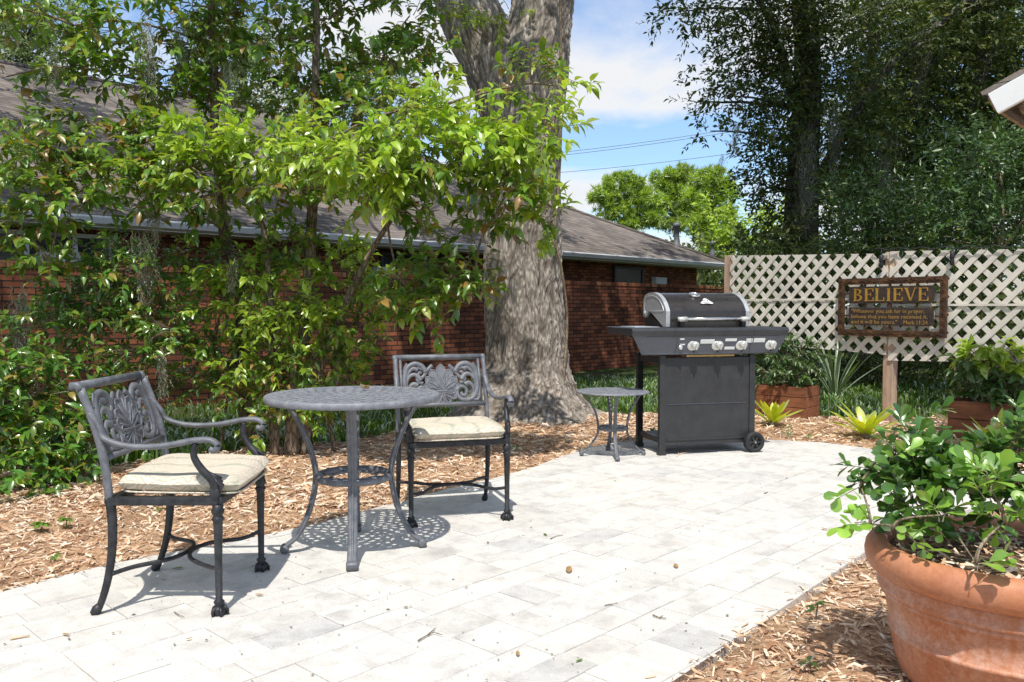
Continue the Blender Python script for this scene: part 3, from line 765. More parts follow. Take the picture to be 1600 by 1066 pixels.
def serif_letter(b, ch, x0, h, w, M_, d0, d1):
    st = 0.19 * h; th = 0.075 * h; sr_ = 0.10 * h; sh = 0.05 * h
    def bar(ax, az, bx, bz): b.prism([(x0 + ax, az), (x0 + bx, az), (x0 + bx, bz), (x0 + ax, bz)], d0, d1, M_)
    if ch in 'BELI':
        s0 = sr_ * 0.6
        if ch == 'I': s0 = w / 2 - st / 2
        bar(s0, sh, s0 + st, h - sh); bar(s0 - sr_ * 0.6, 0, s0 + st + sr_ * 0.6, sh); bar(s0 - sr_ * 0.6, h - sh, s0 + st + sr_ * 0.6, h)
        if ch in 'EL':
            bar(s0 + st, 0.0005, w, th); bar(w - th, th, w, 0.30 * h)
        if ch == 'E':
            bar(s0 + st, h - th, w * 0.95, h - 0.0005); bar(w * 0.95 - th, h * 0.74, w * 0.95, h - th)
            bar(s0 + st, h * 0.48, w * 0.72, h * 0.48 + th * 0.9); bar(w * 0.72 - th * 0.7, h * 0.38, w * 0.72, h * 0.66)
        if ch == 'B':
            for zc, rz, rx in ((0.745 * h, 0.255 * h, w * 0.50), (0.27 * h, 0.27 * h, w * 0.60)):
                k = 12; cx = s0 + st * 0.98
                for i in range(k):
                    a0 = -PI / 2 + PI * i / k; a1 = -PI / 2 + PI * (i + 1) / k
                    def O(a): return (x0 + cx + rx * math.cos(a), zc + rz * math.sin(a))
                    def I_(a): return (x0 + cx + (rx - st * 0.95) * max(math.cos(a), 0), zc + (rz - th) * math.sin(a))
                    b.prism([I_(a0), O(a0), O(a1), I_(a1)], d0, d1, M_)
    if ch == 'V':
        b.prism([(x0 + sr_ * 0.5, h - sh), (x0 + w * 0.5 - st * 0.25, 0), (x0 + w * 0.5 + st * 0.35, 0), (x0 + sr_ * 0.5 + st * 1.1, h - sh)], d0, d1, M_)
        b.prism([(x0 + w * 0.5 + st * 0.0, st * 0.45), (x0 + w * 0.5 + st * 0.35, 0), (x0 + w - sr_, h - sh), (x0 + w - sr_ - th * 1.2, h - sh)], d0, d1 + 0.0006, M_)
        bar(-sr_ * 0.2, h - sh, sr_ + st * 1.3, h); bar(w - sr_ * 2.2, h - sh, w + sr_ * 0.1, h)
b = MB(); hL = 0.125; word = 'BELIEVE'
ws = {'B': 0.105, 'E': 0.098, 'L': 0.096, 'I': 0.062, 'V': 0.122}
gapL = (pw - 0.10 - sum(ws[c] for c in word)) / 6; x = -pw / 2 + 0.05
for ch in word:
    serif_letter(b, ch, x, hL, ws[ch], Matrix.Translation((0, 0, 0.343)) @ MS, 0.0085, 0.013); x += ws[ch] + gapL
b.build('lettering', M['gold'], pl1)

def text_mesh(body, size, align='LEFT', width=None):
    cu = bpy.data.curves.new('txt', 'FONT'); cu.body = body; cu.size = size; cu.align_x = align; cu.extrude = 0.0012; cu.resolution_u = 2
    o = bpy.data.objects.new('txt', cu); COL.objects.link(o)
    dg = bpy.context.evaluated_depsgraph_get(); me = bpy.data.meshes.new_from_object(o.evaluated_get(dg))
    v = [tuple(q.co) for q in me.vertices]; f = [tuple(p.vertices) for p in me.polygons]
    bpy.data.objects.remove(o); bpy.data.curves.remove(cu); bpy.data.meshes.remove(me)
    if width:
        x0_ = min(q[0] for q in v); x1_ = max(q[0] for q in v); k = width / (x1_ - x0_); v = [((q[0] - x0_) * k, q[1], q[2]) for q in v]
    return v, f
b = MB()
for i, (s_, wd, xo) in enumerate((('"Whatever you ask for in prayer,', 0.93, 0.0), ('believe that you have received it,', 0.97, 0.0), ('and it will be yours."', 0.60, 0.0), ('Mark 11:24', 0.29, 0.68))):
    row = min(i, 2); v_, f_ = text_mesh(s_, 0.054, 'LEFT', (pw - 0.06) * wd)
    b.add(v_, f_, False, Matrix.Translation((-pw / 2 + 0.03 + xo * (pw - 0.06), 0, 0.228 - row * 0.053)) @ MS @ Matrix.Translation((0, 0, 0.0098)))
b.build('verse_text', M['goldtext'], pl2)

# ================================================================== WHITE ROOF CORNER (upper right)
pr = thing('porch_roof', 'white painted corner of a neighbouring porch roof jutting in at the upper right', 'roof', at(1543, 150, 5.2))
sl_ = math.atan(0.45)
Mp = Matrix.Rotation(math.atan2(-0.688, 0.7257), 4, 'Z') @ Matrix.Rotation(-sl_, 4, 'Y')
b = MB(); b.box((0.83, 0.77, 0.02), (1.7, 1.6, 0.03), Mp); b.build('roof_deck', M['shingle'], pr)
b = MB(); b.box((0.86, -0.02, -0.07), (1.7, 0.035, 0.14), Mp, 0.004); b.build('rake_board', M['white'], pr)
b = MB(); b.box((0.98, 0.03, -0.18), (1.55, 0.05, 0.07), Mp, 0.004); b.build('trim_board', M['white'], pr)
b = MB(); b.box((0.005, 0.65, -0.055), (0.02, 1.3, 0.09), Mp, 0.004); b.box((0.12, 0.68, -0.155), (0.03, 1.2, 0.05), Mp, 0.004); b.build('eave_board', M['dirtywood'], pr)
b = MB(); b.box((0.85, 0.72, -0.035), (1.5, 1.3, 0.02), Mp); b.build('soffit', M['dirtywood'], pr)
b = MB(); b.tube([Mp @ Vector(p) for p in bez((0.25, -0.03, -0.22), (0.30, -0.05, -0.36), (0.45, -0.05, -0.4), (0.7, -0.04, -0.33), 12)], 0.008, 6); b.build('cable', M['wire'], pr)

# power lines across the sky
for i, (a, c, lab) in enumerate((((560, 262), (1330, 170), 'uppermost of the thin power lines crossing the sky right of the oak'), ((560, 267), (1330, 174), 'middle power line, just under the uppermost one, right of the oak'), ((560, 285), (1330, 213), 'lowest of the thin power lines, apart below the other two'))):
    p0 = at(a[0], a[1], 34); p1 = at(c[0], c[1], 30); b = MB()
    pts_ = [p0.lerp(p1, t_ / 24) - Vector((0, 0, 0.35 * math.sin(PI * t_ / 24))) for t_ in range(25)]
    b.tube(pts_, 0.010, 5); o = b.build('power_line', M['powerline']); tag(o, lab, 'power line', 'power lines across the sky')
# ================================================================== FURNITURE
def shell_ornament(b, Mt, s=1.0):
    "palmette and scrolls filling a chair back, drawn in x (across) and y (up), raised along z"
    def petal(cx, cy, ang, ln, wd, z0=0.0):
        pts = []
        for t in np.linspace(0, 1, 9):
            r = wd * (0.32 + 0.68 * math.sin(min(1, t * 1.25) * PI / 2)) * (1 if t < 0.78 else math.sqrt(max(0, 1 - ((t - 0.78) / 0.22) ** 2)))
            pts.append((t * ln, r / 2))
        prof = [(x, -y) for x, y in pts] + [(x, y) for x, y in pts[::-1]][1:]
        ca, sa = math.cos(ang), math.sin(ang)
        T = lambda x, y: (cx + x * ca - y * sa, cy + x * sa + y * ca)
        P = [T(x, y) for x, y in prof]
        b.prism(P, -0.004, 0.004 + z0, Mt)
        b.tube([(p[0], p[1], 0.004 + z0) for p in P + [P[0]]], 0.0042, 6, Mt)
        b.tube([(*T(ln * 0.1, 0), 0.006 + z0), (*T(ln * 0.8, 0), 0.005 + z0)], 0.0035, 5, Mt)
    cy = 0.072
    for k, (a, ln) in enumerate(((90, 0.156), (66, 0.138), (114, 0.138), (43, 0.120), (137, 0.120), (20, 0.108), (160, 0.108))):
        petal(0, cy, R(a), ln * s, 0.050, 0.0006 * k)
    for k, (a, ln) in enumerate(((-90, 0.070), (-58, 0.082), (-122, 0.082), (-25, 0.092), (-155, 0.092), (2, 0.080), (178, 0.080))):
        petal(0, cy, R(a), ln * s, 0.036, 0.0006 * k)
    b.box((0, cy, 0.008), (0.07, 0.012, 0.012), Mt, 0.004)
    sc = 0.00049
    raw = [
        ([(670, 120), (715, 152), (755, 200), (800, 240), (838, 222), (826, 186), (800, 196)], 0.010, 0.006),
        ([(745, 190), (800, 122), (880, 102), (960, 140), (995, 220), (1003, 300), (985, 385), (940, 450), (880, 470), (800, 462), (752, 410), (770, 352), (820, 336), (866, 368), (852, 420), (812, 420), (802, 392)], 0.013, 0.008),
        ([(840, 165), (895, 148), (950, 190), (972, 250)], 0.013, 0.004),
        ([(815, 272), (868, 212), (935, 222), (975, 285), (968, 350)], 0.013, 0.004),
        ([(850, 318), (900, 302), (945, 335), (950, 400), (915, 440)], 0.013, 0.004),
        ([(935, 462), (985, 474), (1012, 444), (992, 418), (968, 440)], 0.008, 0.005),
        ([(770, 160), (820, 150), (850, 110)], 0.010, 0.004), ([(960, 100), (990, 140), (1010, 190)], 0.009, 0.005),
        ([(790, 300), (840, 282), (870, 250)], 0.010, 0.004), ([(1010, 300), (1022, 380), (1010, 450)], 0.006, 0.006),
    ]
    for sg in (1, -1):
        for pts, r0, r1 in raw:
            P = [(sg * (x - 575) * sc, (490 - y) * 0.00058 + 0.008, 0.002) for x, y in pts]
            pp = spline(P, 5); m = len(pp)
            b.tube(pp, lerpl(r0 * 1.25, r1 * 1.25, m), 7, Mt, flat=0.6, up=(0, 0, 1))

def make_chair(label):
    t = thing('patio_armchair', label, 'chair')
    # local: +y is the way the chair faces, x across; origin on the ground
    W2 = 0.255
    b = MB()
    for s in (-1, 1): b.box((s * W2, 0.012, 0.418), (0.032, 0.40, 0.03), None, 0.006)
    b.box((0, 0.208, 0.418), (0.51 + 0.02, 0.03, 0.031), None, 0.006); b.box((0, -0.182, 0.418), (0.50, 0.028, 0.029), None, 0.006)
    for k in range(5): b.box((-0.17 + 0.085 * k, 0.012, 0.412), (0.022, 0.39, 0.008))
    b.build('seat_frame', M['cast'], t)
    for s in (-1, 1):          # turned front legs with collars and ball-and-claw feet
        b = MB()
        prof = [(0.012, 0.0), (0.024, 0.004), (0.028, 0.016), (0.024, 0.030), (0.014, 0.036), (0.019, 0.044), (0.019, 0.050), (0.0125, 0.056), (0.0135, 0.20), (0.0165, 0.335), (0.0185, 0.345), (0.0235, 0.352), (0.0185, 0.36), (0.016, 0.366), (0.022, 0.374), (0.024, 0.384), (0.019, 0.392), (0.019, 0.405)]
        b.lathe(prof, 16, Matrix.Translation((s * W2, 0.205, 0)))
        for a in range(5): b.tube([(s * W2 + 0.016 * math.cos(a * 1.05 - 0.5), 0.205 + 0.016 * math.sin(a * 1.05 - 0.5), 0.034), (s * W2 + 0.031 * math.cos(a * 1.05 - 0.5), 0.205 + 0.031 * math.sin(a * 1.05 - 0.5), 0.016), (s * W2 + 0.03 * math.cos(a * 1.05 - 0.5), 0.205 + 0.03 * math.sin(a * 1.05 - 0.5), 0.002)], [0.006, 0.0065, 0.005], 6)
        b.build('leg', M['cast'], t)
    for s in (-1, 1):          # sabre back legs
        b = MB(); p = bez((s * W2, -0.185, 0.425), (s * W2, -0.165, 0.27), (s * W2, -0.19, 0.12), (s * W2, -0.235, 0.02), 14)
        b.tube(p, lerpl(0.0195, 0.0125, 15), 8, None, 0.85, (1, 0, 0))
        b.tube([(s * W2, -0.228, 0.035), (s * W2, -0.242, 0.018), (s * W2, -0.252, 0.004)], [0.013, 0.019, 0.016], 8); b.build('leg', M['cast'], t)
    tilt = math.atan2(0.135, 0.40)
    stile = lambda z: -0.188 - max(0, (z - 0.43)) * 0.25 + 0.02 * math.sin((z - 0.43) / 0.41 * PI)
    b = MB()
    for s in (-1, 1):
        b.tube([(s * W2, stile(z), z) for z in np.linspace(0.41, 0.825, 16)], 0.0165, 8, None, 0.8, (1, 0, 0))
        b.tube([(s * W2, stile(0.82), 0.82), (s * W2, stile(0.82) - 0.012, 0.838), (s * W2, stile(0.82) - 0.03, 0.836), (s * W2, stile(0.82) - 0.034, 0.822)], [0.016, 0.016, 0.016, 0.013], 8)
    zt, zb = 0.828, 0.572
    b.tube([(-W2, stile(zt) - 0.014, zt + 0.006), (W2, stile(zt) - 0.014, zt + 0.006)], 0.0165, 8); b.tube([(-W2, stile(zb), zb), (W2, stile(zb), zb)], 0.0135, 8)
    for s in (-1, 1): b.tube([(s * 0.226, stile(zb), zb), (s * 0.226, stile(zt) - 0.01, zt)], 0.0085, 6)
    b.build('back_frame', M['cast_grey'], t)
    b = MB(); ux = Vector((-1, 0, 0)); up_ = Vector((0, stile(zt) - stile(zb), zt - zb)).normalized(); nn = ux.cross(up_)
    o_ = Vector((0, stile(zb) + 0.002, zb + 0.004))
    Mt = Matrix(((ux.x, up_.x, nn.x, o_.x), (ux.y, up_.y, nn.y, o_.y), (ux.z, up_.z, nn.z, o_.z), (0, 0, 0, 1)))
    shell_ornament(b, Mt); b.build('back_ornament', M['cast_grey'], t)
    for s in (-1, 1):          # arms: sweep down from the stile, level, end in a scroll; S-shaped support
        b = MB(); zz = 0.74
        p = spline([(s * W2, stile(zz), zz), (s * (W2 + 0.004), stile(0.69) + 0.022, 0.685), (s * (W2 + 0.012), -0.19, 0.645), (s * (W2 + 0.018), -0.10, 0.620), (s * (W2 + 0.02), 0.02, 0.622), (s * (W2 + 0.02), 0.12, 0.640), (s * (W2 + 0.02), 0.185, 0.643), (s * (W2 + 0.02), 0.215, 0.625), (s * (W2 + 0.02), 0.205, 0.606), (s * (W2 + 0.02), 0.188, 0.612)], 5)
        b.tube(p, lerpl(0.014, 0.0175, len(p)), 8, None, 0.72, (0, 0, 1))
        b.build('armrest', M['cast_grey'], t)
        b = MB()
        p = spline([(s * (W2 + 0.018), 0.135, 0.63), (s * (W2 + 0.018), 0.128, 0.585), (s * (W2 + 0.014), 0.155, 0.535), (s * (W2 + 0.008), 0.19, 0.495), (s * W2, 0.198, 0.455), (s * W2, 0.195, 0.425)], 5)
        b.tube(p, [0.0115 + 0.008 * (i / (len(p) - 1)) for i in range(len(p))], 8)
        for k in range(3): b.tube([(s * (W2 + 0.012), 0.175 + 0.008 * k, 0.525 - 0.01 * k), (s * (W2 + 0.004), 0.215 + 0.004 * k, 0.50 - 0.012 * k), (s * W2, 0.205, 0.465 - 0.012 * k)], [0.006, 0.010, 0.005], 6)
        b.box((s * W2, 0.197, 0.448), (0.034, 0.034, 0.035), None, 0.006)
        b.build('arm_support', M['cast'], t)
    b = MB(); zs = 0.15
    for y0, y1 in ((-0.185, 0.0), (0.203, 0.016)):
        mid = 0.008
        p = spline([(-W2, y0, zs + (0.0 if y0 < 0 else 0.02)), (-0.19, y0 * 0.72, zs + 0.006), (-0.11, y0 * 0.20 + mid, zs + 0.012), (0, mid + (0.006 if y0 > 0 else -0.006), zs + 0.014), (0.11, y0 * 0.20 + mid, zs + 0.012), (0.19, y0 * 0.72, zs + 0.006), (W2, y0, zs + (0.0 if y0 < 0 else 0.02))], 6)
        b.tube(p, 0.0085, 7)
    b.build('stretcher', M['cast'], t)
    return t

def make_cushion(label):
    t = thing('seat_cushion', label, 'cushion')
    n1, n2 = 26, 22; W, D, H = 0.50, 0.455, 0.078; vs = []; fs = []
    for side in (1, -1):
        for j in range(n2 + 1):
            for i in range(n1 + 1):
                a = -1 + 2 * i / n1; c = -1 + 2 * j / n2
                k = (1 - abs(a) ** 7) * (1 - abs(c) ** 7)
                puff = 0.80 + 0.20 * (1 - a * a) * (1 - c * c)
                z = H * 0.5 + side * H * 0.5 * (k ** 0.2) * puff + 0.004 * mnoise.noise((a * 2.2, c * 2.2, 2.0))
                rr = 1 - 0.035 * (a * c) ** 2
                vs.append((a * W / 2 * rr * (1 - 0.03 * (c > 0.9) * abs(a) ** 8), c * D / 2 * rr, z))
    m = (n1 + 1) * (n2 + 1)
    for s in (0, 1):
        for j in range(n2):
            for i in range(n1):
                q = (j * (n1 + 1) + i, j * (n1 + 1) + i + 1, (j + 1) * (n1 + 1) + i + 1, (j + 1) * (n1 + 1) + i)
                q = tuple(x + s * m for x in q); fs.append(q if s == 0 else q[::-1])
    o = mesh_obj('cushion_pad', vs, fs, M['cushion'], t, [True] * len(fs))
    b = MB(); rim = []
    for k in range(64):
        an = 2 * PI * k / 64; ca, sa = math.cos(an), math.sin(an); pw_ = (abs(ca) ** 8 + abs(sa) ** 8) ** (-1 / 8)
        rim.append((ca * pw_ * W / 2 * 0.985, sa * pw_ * D / 2 * 0.985, H * 0.5))
    rim.append(rim[0])
    b.tube([(x * 0.972, y * 0.972, z - 0.032) for x, y, z in rim], 0.0038, 6)
    b.build('piping', M['cushion'], t)
    return t

chairA = make_chair('dark cast metal armchair standing left of the round table, facing right')
CA = (-1.272, 3.245, 0.0)
chairA.location = CA; chairA.rotation_euler = (0, 0, R(-90))
CBc = (-0.33, 4.47, 0.0); rotB = R(180 + 17)
chairB = dup(chairA, CBc, rotB, 'cast metal armchair behind the round table, facing forward in front of the oak trunk', 'patio armchairs around the table')
chairA['group'] = 'patio armchairs around the table'
def on(loc, rot, x, y, z):
    c, s = math.cos(rot), math.sin(rot); return (loc[0] + x * c - y * s, loc[1] + x * s + y * c, loc[2] + z)
cuA = make_cushion('beige patterned seat cushion on the left armchair'); cuA['group'] = 'beige seat cushions'
cuA.location = on(CA, R(-90), 0.0, 0.045, 0.437); cuA.rotation_euler = (R(-1.5), 0, R(-90 + 3))
cuB = dup(cuA, on(CBc, rotB, 0, 0.035, 0.437), rotB + R(-1), 'beige seat cushion with faint green stripes on the armchair nearer the oak', 'beige seat cushions')

# ---- pierced round tables
def round_table(name, label, cat, loc, rot, Rt, Ht, r_mid, r_foot, z_ring, rimh, legw, n_leg=4, scale=1.0, ring_r=None):
    t = thing(name, label, cat, loc, rot)
    nr, ns = int(44 * (Rt / 0.4) ** 0.5), 192
    r0 = 0.0; vs = []; fs = []
    def hole(r, a):
        q = r / Rt
        if q > 0.93: return False
        if q < 0.05: return False
        bands = 9; k = q * bands; i = int(k); fr = k - i
        cnt = max(6, int(5 + i * 5)); u = a / (2 * PI) * cnt + (0.5 if i % 2 else 0); fu = u - math.floor(u)
        e = ((fr - 0.5) / 0.34) ** 2 + ((fu - 0.5) / 0.27) ** 2
        if i % 3 == 2: e = ((fr - 0.5 + (fu - 0.5) * 0.9) / 0.26) ** 2 + ((fu - 0.5) / 0.36) ** 2
        return e < 0.86
    for i in range(nr + 1):
        for k in range(ns):
            r = Rt * (0.02 + 0.98 * i / nr); a = 2 * PI * k / ns
            vs.append((r * math.cos(a), r * math.sin(a), 0))
    for i in range(nr):
        for k in range(ns):
            r = Rt * (0.02 + 0.98 * (i + 0.5) / nr); a = 2 * PI * (k + 0.5) / ns
            if not hole(r, a): fs.append((i * ns + k, (i + 1) * ns + k, (i + 1) * ns + (k + 1) % ns, i * ns + (k + 1) % ns))
    c = len(vs); vs.append((0, 0, 0)); fs += [(c, k, (k + 1) % ns) for k in range(ns)]
    th = 0.007; m = len(vs)
    used = {}
    from collections import Counter
    ed = Counter()
    for f in fs:
        for q in range(len(f)): ed[(f[q], f[(q + 1) % len(f)])] += 1
    side = [(a, b_) for (a, b_) in ed if (b_, a) not in ed]
    V = [(x, y, Ht) for x, y, z in vs] + [(x, y, Ht - th) for x, y, z in vs]
    Fc = list(fs) + [tuple(q + m for q in f[::-1]) for f in fs] + [(b_, a, a + m, b_ + m) for a, b_ in side]
    top = mesh_obj('table_top', V, Fc, M['cast_top'], t)
    b = MB(); e = 0.0012
    b.lathe([(Rt - 0.014, Ht - 0.0005), (Rt - 0.011, Ht + e), (Rt - 0.001, Ht + e * 0.6), (Rt + 0.003, Ht - 0.004), (Rt + 0.003, Ht - rimh + 0.002), (Rt, Ht - rimh), (Rt - 0.006, Ht - rimh), (Rt - 0.008, Ht - 0.008)], 96, None, True, False)
    b.build('rim', M['cast_top'], top)
    for k in range(n_leg):
        a = 2 * PI * k / n_leg; Ml = Matrix.Rotation(a, 4, 'Z'); b = MB()
        p = spline([(Rt * 0.80, 0, Ht - 0.012), (Rt * 0.66, 0, Ht - 0.09 * scale), (r_mid + 0.035 * scale, 0, Ht * 0.70), (r_mid + 0.005, 0, z_ring + 0.05), (r_mid + 0.003, 0, z_ring - 0.03), (r_mid + 0.03 * scale, 0, Ht * 0.27), (r_foot * 0.80, 0, Ht * 0.11), (r_foot * 0.97, 0, 0.035 * scale), (r_foot * 1.0, 0, 0.022 * scale)], 5)
        m_ = len(p)
        b.tube(p, [legw / 2 * (1.0 - 0.12 * math.sin(PI * i / (m_ - 1))) for i in range(m_)], 10, Ml, 0.42, (1, 0, 0.001))
        b.tube([q + Vector((0.45 * legw * 0.55 * 1, 0, 0.0)) for q in p[2:-2]], legw * 0.12, 6, Ml)
        Mc = Ml @ Matrix.Translation((r_foot, 0, 0.021 * scale)) @ Matrix.Rotation(PI / 2, 4, 'X')
        b.lathe([(0.004, -legw * 0.5), (0.017 * scale, -legw * 0.5), (0.0205 * scale, -legw * 0.36), (0.0205 * scale, legw * 0.36), (0.017 * scale, legw * 0.5), (0.004, legw * 0.5)], 14, Mc)
        b.build('leg', M['cast_grey'] if k != 1 else M['cast_grey'], t)
    b = MB(); rr = ring_r or r_mid
    ringp = lambda r, z: [(r * math.cos(q * 2 * PI / 48), r * math.sin(q * 2 * PI / 48), z) for q in range(49)]
    b.tube(ringp(rr, z_ring), 0.014 * scale, 8, None, 1.25, (0, 0, 1), False); b.tube(ringp(rr * 0.62, z_ring), 0.007 * scale, 6, None, None, (0, 0, 1), False)
    for k in range(8):
        a = 2 * PI * k / 8 + 0.2
        b.tube(spline([(rr * 0.62 * math.cos(a), rr * 0.62 * math.sin(a), z_ring), (rr * 0.8 * math.cos(a + 0.25), rr * 0.8 * math.sin(a + 0.25), z_ring), (rr * math.cos(a), rr * math.sin(a), z_ring)], 4), 0.0055 * scale, 6)
    b.build('brace_ring', M['cast_grey'], t)
    return t
TB = (-0.728, 3.80, 0)
table = round_table('bistro_table', 'large round grey cast metal table with pierced top between the two armchairs', 'table', TB, R(9 - 90), 0.392, 0.722, 0.165, 0.312, 0.345, 0.028, 0.050)
ST = tuple(G(957, 712)); ST = (ST[0], ST[1] - 0.0, 0)
side = round_table('side_table', 'small low round metal side table beside the black grill', 'side table', ST, R(2 - 90), 0.27, 0.49, 0.105, 0.235, 0.21, 0.012, 0.032, 4, 0.8)

# crumpled dry leaf lying on the big table
# ---- GRILL  (local: x right, y away from the viewer, front panel at y = 0)
GO = G(1034.6, 712); GROT = math.atan2(0.245, 0.968)
gfl = Vector((math.cos(GROT), math.sin(GROT), 0)); gbk = Vector((-math.sin(GROT), math.cos(GROT), 0))
gc = GO + gfl * 0.375
grill = thing('gas_grill', 'black four burner gas grill with silver trimmed lid at the far patio end', 'grill', (gc.x, gc.y, 0), GROT)
D_ = 0.44
def gpart(name, mat, fn_, parent=None):
    b = MB(); fn_(b); return b.build(name, M[mat], parent or grill)
for i, (x, y) in enumerate(((-0.375, 0.015), (0.375, 0.015), (-0.375, D_), (0.375, D_))):
    z0 = 0.0 if x < 0 else 0.05
    def lg(b):
        b.box((x, y, (0.76 + z0) / 2), (0.048, 0.04, 0.76 - z0), None, 0.004)
        if x < 0: b.box((x, y, 0.016), (0.060, 0.052, 0.032), None, 0.004)
    gpart('leg', 'grill_panel' if y < 0.1 else 'grill_black', lg)
fp = gpart('front_panel', 'grill_panel', lambda b: (b.box((0, 0.012, 0.405), (0.70, 0.02, 0.665), None, 0.003), b.box((0, 0.000, 0.115), (0.695, 0.012, 0.012), None, 0.002)))
gpart('panel_seam', 'grill_ctrl', lambda b: b.box((-0.01, 0.0005, 0.385), (0.66, 0.006, 0.004)), fp)
gpart('bottom_shelf', 'grill_panel', lambda b: (b.box((0, 0.23, 0.115), (0.72, 0.40, 0.018), None, 0.003), b.box((-0.375, 0.23, 0.11), (0.02, 0.385, 0.045), None, 0.003), b.box((0.375, 0.23, 0.11), (0.02, 0.385, 0.045), None, 0.003)))
def back_panel(b): b.box((0, D_, 0.42), (0.70, 0.012, 0.60))
for sx_ in (-1, 1): gpart('side_rail', 'grill_black', lambda b: b.box((0.375 * sx_, 0.23, 0.715), (0.03, 0.385, 0.05), None, 0.003))
gpart('back_panel', 'grill_black', lambda b: b.box((0.18, D_, 0.42), (0.34, 0.012, 0.58)))
fb = gpart('firebox', 'grill_black', lambda b: (b.box((0, 0.235, 0.862), (0.68, 0.42, 0.19), None, 0.01),))
def trough(b):
    for s in (-1, 1):
        Mx = Matrix(((0, 0, 1, s * 0.325), (1, 0, 0, 0), (0, 1, 0, 0), (0, 0, 0, 1)))
        b.prism([(0.05, 0.955), (0.44, 0.955), (0.44, 1.06), (0.40, 1.065), (0.33, 1.06)], -0.008, 0.008, Mx)
    b.box((0, 0.436, 1.0), (0.66, 0.012, 0.12))
gpart('firebox_side', 'grill_black', trough, fb)
gpart('drip_tray', 'brass', lambda b: (b.box((0.02, 0.05, 0.752), (0.40, 0.10, 0.016), None, 0.003),))
# lid
prof = [(0.012, 0.968), (0.008, 1.085), (0.028, 1.118), (0.065, 1.158), (0.115, 1.192), (0.175, 1.217), (0.245, 1.229), (0.33, 1.228), (0.40, 1.212), (0.432, 1.18), (0.445, 1.12)]
sp = [prof[0], prof[1]] + [tuple(q)[:2] for q in spline([Vector((*p, 0)) for p in prof[1:]], 4)][1:]
def lidshell(b):
    xs = (-0.318, 0.318); m = len(sp)
    inner = [(y + 0.012, z - 0.012) for y, z in sp]
    vs = [(x, y, z) for x in xs for y, z in sp] + [(x, y, z) for x in xs for y, z in inner]
    fs = [(i, i + 1, m + i + 1, m + i) for i in range(m - 1)] + [(2 * m + i, 3 * m + i, 3 * m + i + 1, 2 * m + i + 1) for i in range(m - 1)]
    b.add(vs, [f[::-1] for f in fs], True)
lid = gpart('lid', 'grill_lid', lidshell)
def lidside(s):
    def fn_(b):
        Mx = Matrix(((0, 0, 1, s * 0.333), (1, 0, 0, 0), (0, 1, 0, 0), (0, 0, 0, 1)))
        low = [(0.440, 1.07), (0.425, 1.045), (0.400, 1.035), (0.372, 1.045), (0.350, 1.07), (0.325, 1.085), (0.285, 1.08), (0.05, 0.968)]
        b.prism([(q[0] - 0.004, q[1] + 0.004) for q in sp] + low, -0.016, 0.016, Mx)
        ins = [(0.245 + (q[0] - 0.245) * 0.84, 1.115 + (q[1] - 1.115) * 0.80) for q in sp[1:] + low[1:-1]]
        b.tube([Mx @ Vector((q[0], q[1], s * 0.017)) for q in ins + [ins[0]]], 0.003, 6)
        b.lathe([(0.001, 0.0), (0.016, 0.0), (0.016, 0.006), (0.001, 0.009)], 12, Mx @ Matrix.Translation((0.402, 1.072, s * 0.016)) @ (Matrix.Identity(4) if s > 0 else Matrix.Rotation(PI, 4, 'X')))
    return fn_
gpart('lid_side', 'silver', lidside(-1), lid); gpart('lid_side', 'silver', lidside(1), lid)
gpart('handle', 'chrome', lambda b: (b.tube([(-0.27, -0.048, 1.03), (0.305, -0.048, 1.03)], 0.0125, 12),), lid)
for x in (-0.235, 0.275):
    hb = MB(); hb.box((x, -0.015, 1.0), (0.035, 0.055, 0.05), None, 0.006); hb.build('handle_bracket', M['grill_black'], lid)
for x in (-0.24, 0.28):
    hb = MB(); hb.tube([(x - 0.035, -0.048, 1.03), (x + 0.035, -0.048, 1.03)], [0.0165, 0.0195], 10); hb.box((x, -0.04, 1.028), (0.055, 0.035, 0.034), None, 0.008); hb.build('handle_end', M['knob'], lid)
def lid_pt(k): 
    y, z = sp[k]; y2, z2 = sp[k + 1]; return Vector((0, (y + y2) / 2, (z + z2) / 2)), Vector((0, y2 - y, z2 - z)).normalized()
pc, tg = Vector((0.005, 0.062, 1.158)), Vector((0, 0.74, 0.67)).normalized(); nrm = Vector((0, -tg.z, tg.y))
def frame_m(p, tx, ty, nz): return Matrix(((tx.x, ty.x, nz.x, p.x), (tx.y, ty.y, nz.y, p.y), (tx.z, ty.z, nz.z, p.z), (0, 0, 0, 1)))
Mb = Matrix.Identity(4) if False else frame_m(pc + nrm * 0.003, Vector((1, 0, 0)), tg, nrm)
def badge(b):   # white crest shape: a rounded peak on a swept base
    b.prism([(-0.062, -0.022), (-0.045, -0.030), (0.0, -0.024), (0.045, -0.030), (0.064, -0.024), (0.050, -0.006), (0.036, 0.006), (0.028, 0.026), (0.006, 0.040), (-0.008, 0.040), (-0.022, 0.024), (-0.030, 0.002), (-0.050, -0.008)], 0, 0.006, Mb @ Matrix.Scale(0.85, 4))
bd = gpart('badge', 'mark', badge, lid)
gpart('badge_detail', 'grill_lid', lambda b: (b.ball((0.014, 0.010, 0.007), (0.007, 0.006, 0.002), Mb, 8, 5), b.ball((-0.014, 0.008, 0.007), (0.006, 0.006, 0.002), Mb, 8, 5), b.box((0.0, -0.012, 0.0065), (0.05, 0.004, 0.001), Mb)), bd)
pc2 = Vector((-0.045, 0.150, 1.208)); tg2 = Vector((0, 0.93, 0.36)).normalized(); n2_ = Vector((0, -tg2.z, tg2.y)); Mg = frame_m(pc2 + n2_ * 0.001, Vector((1, 0, 0)), tg2, n2_)
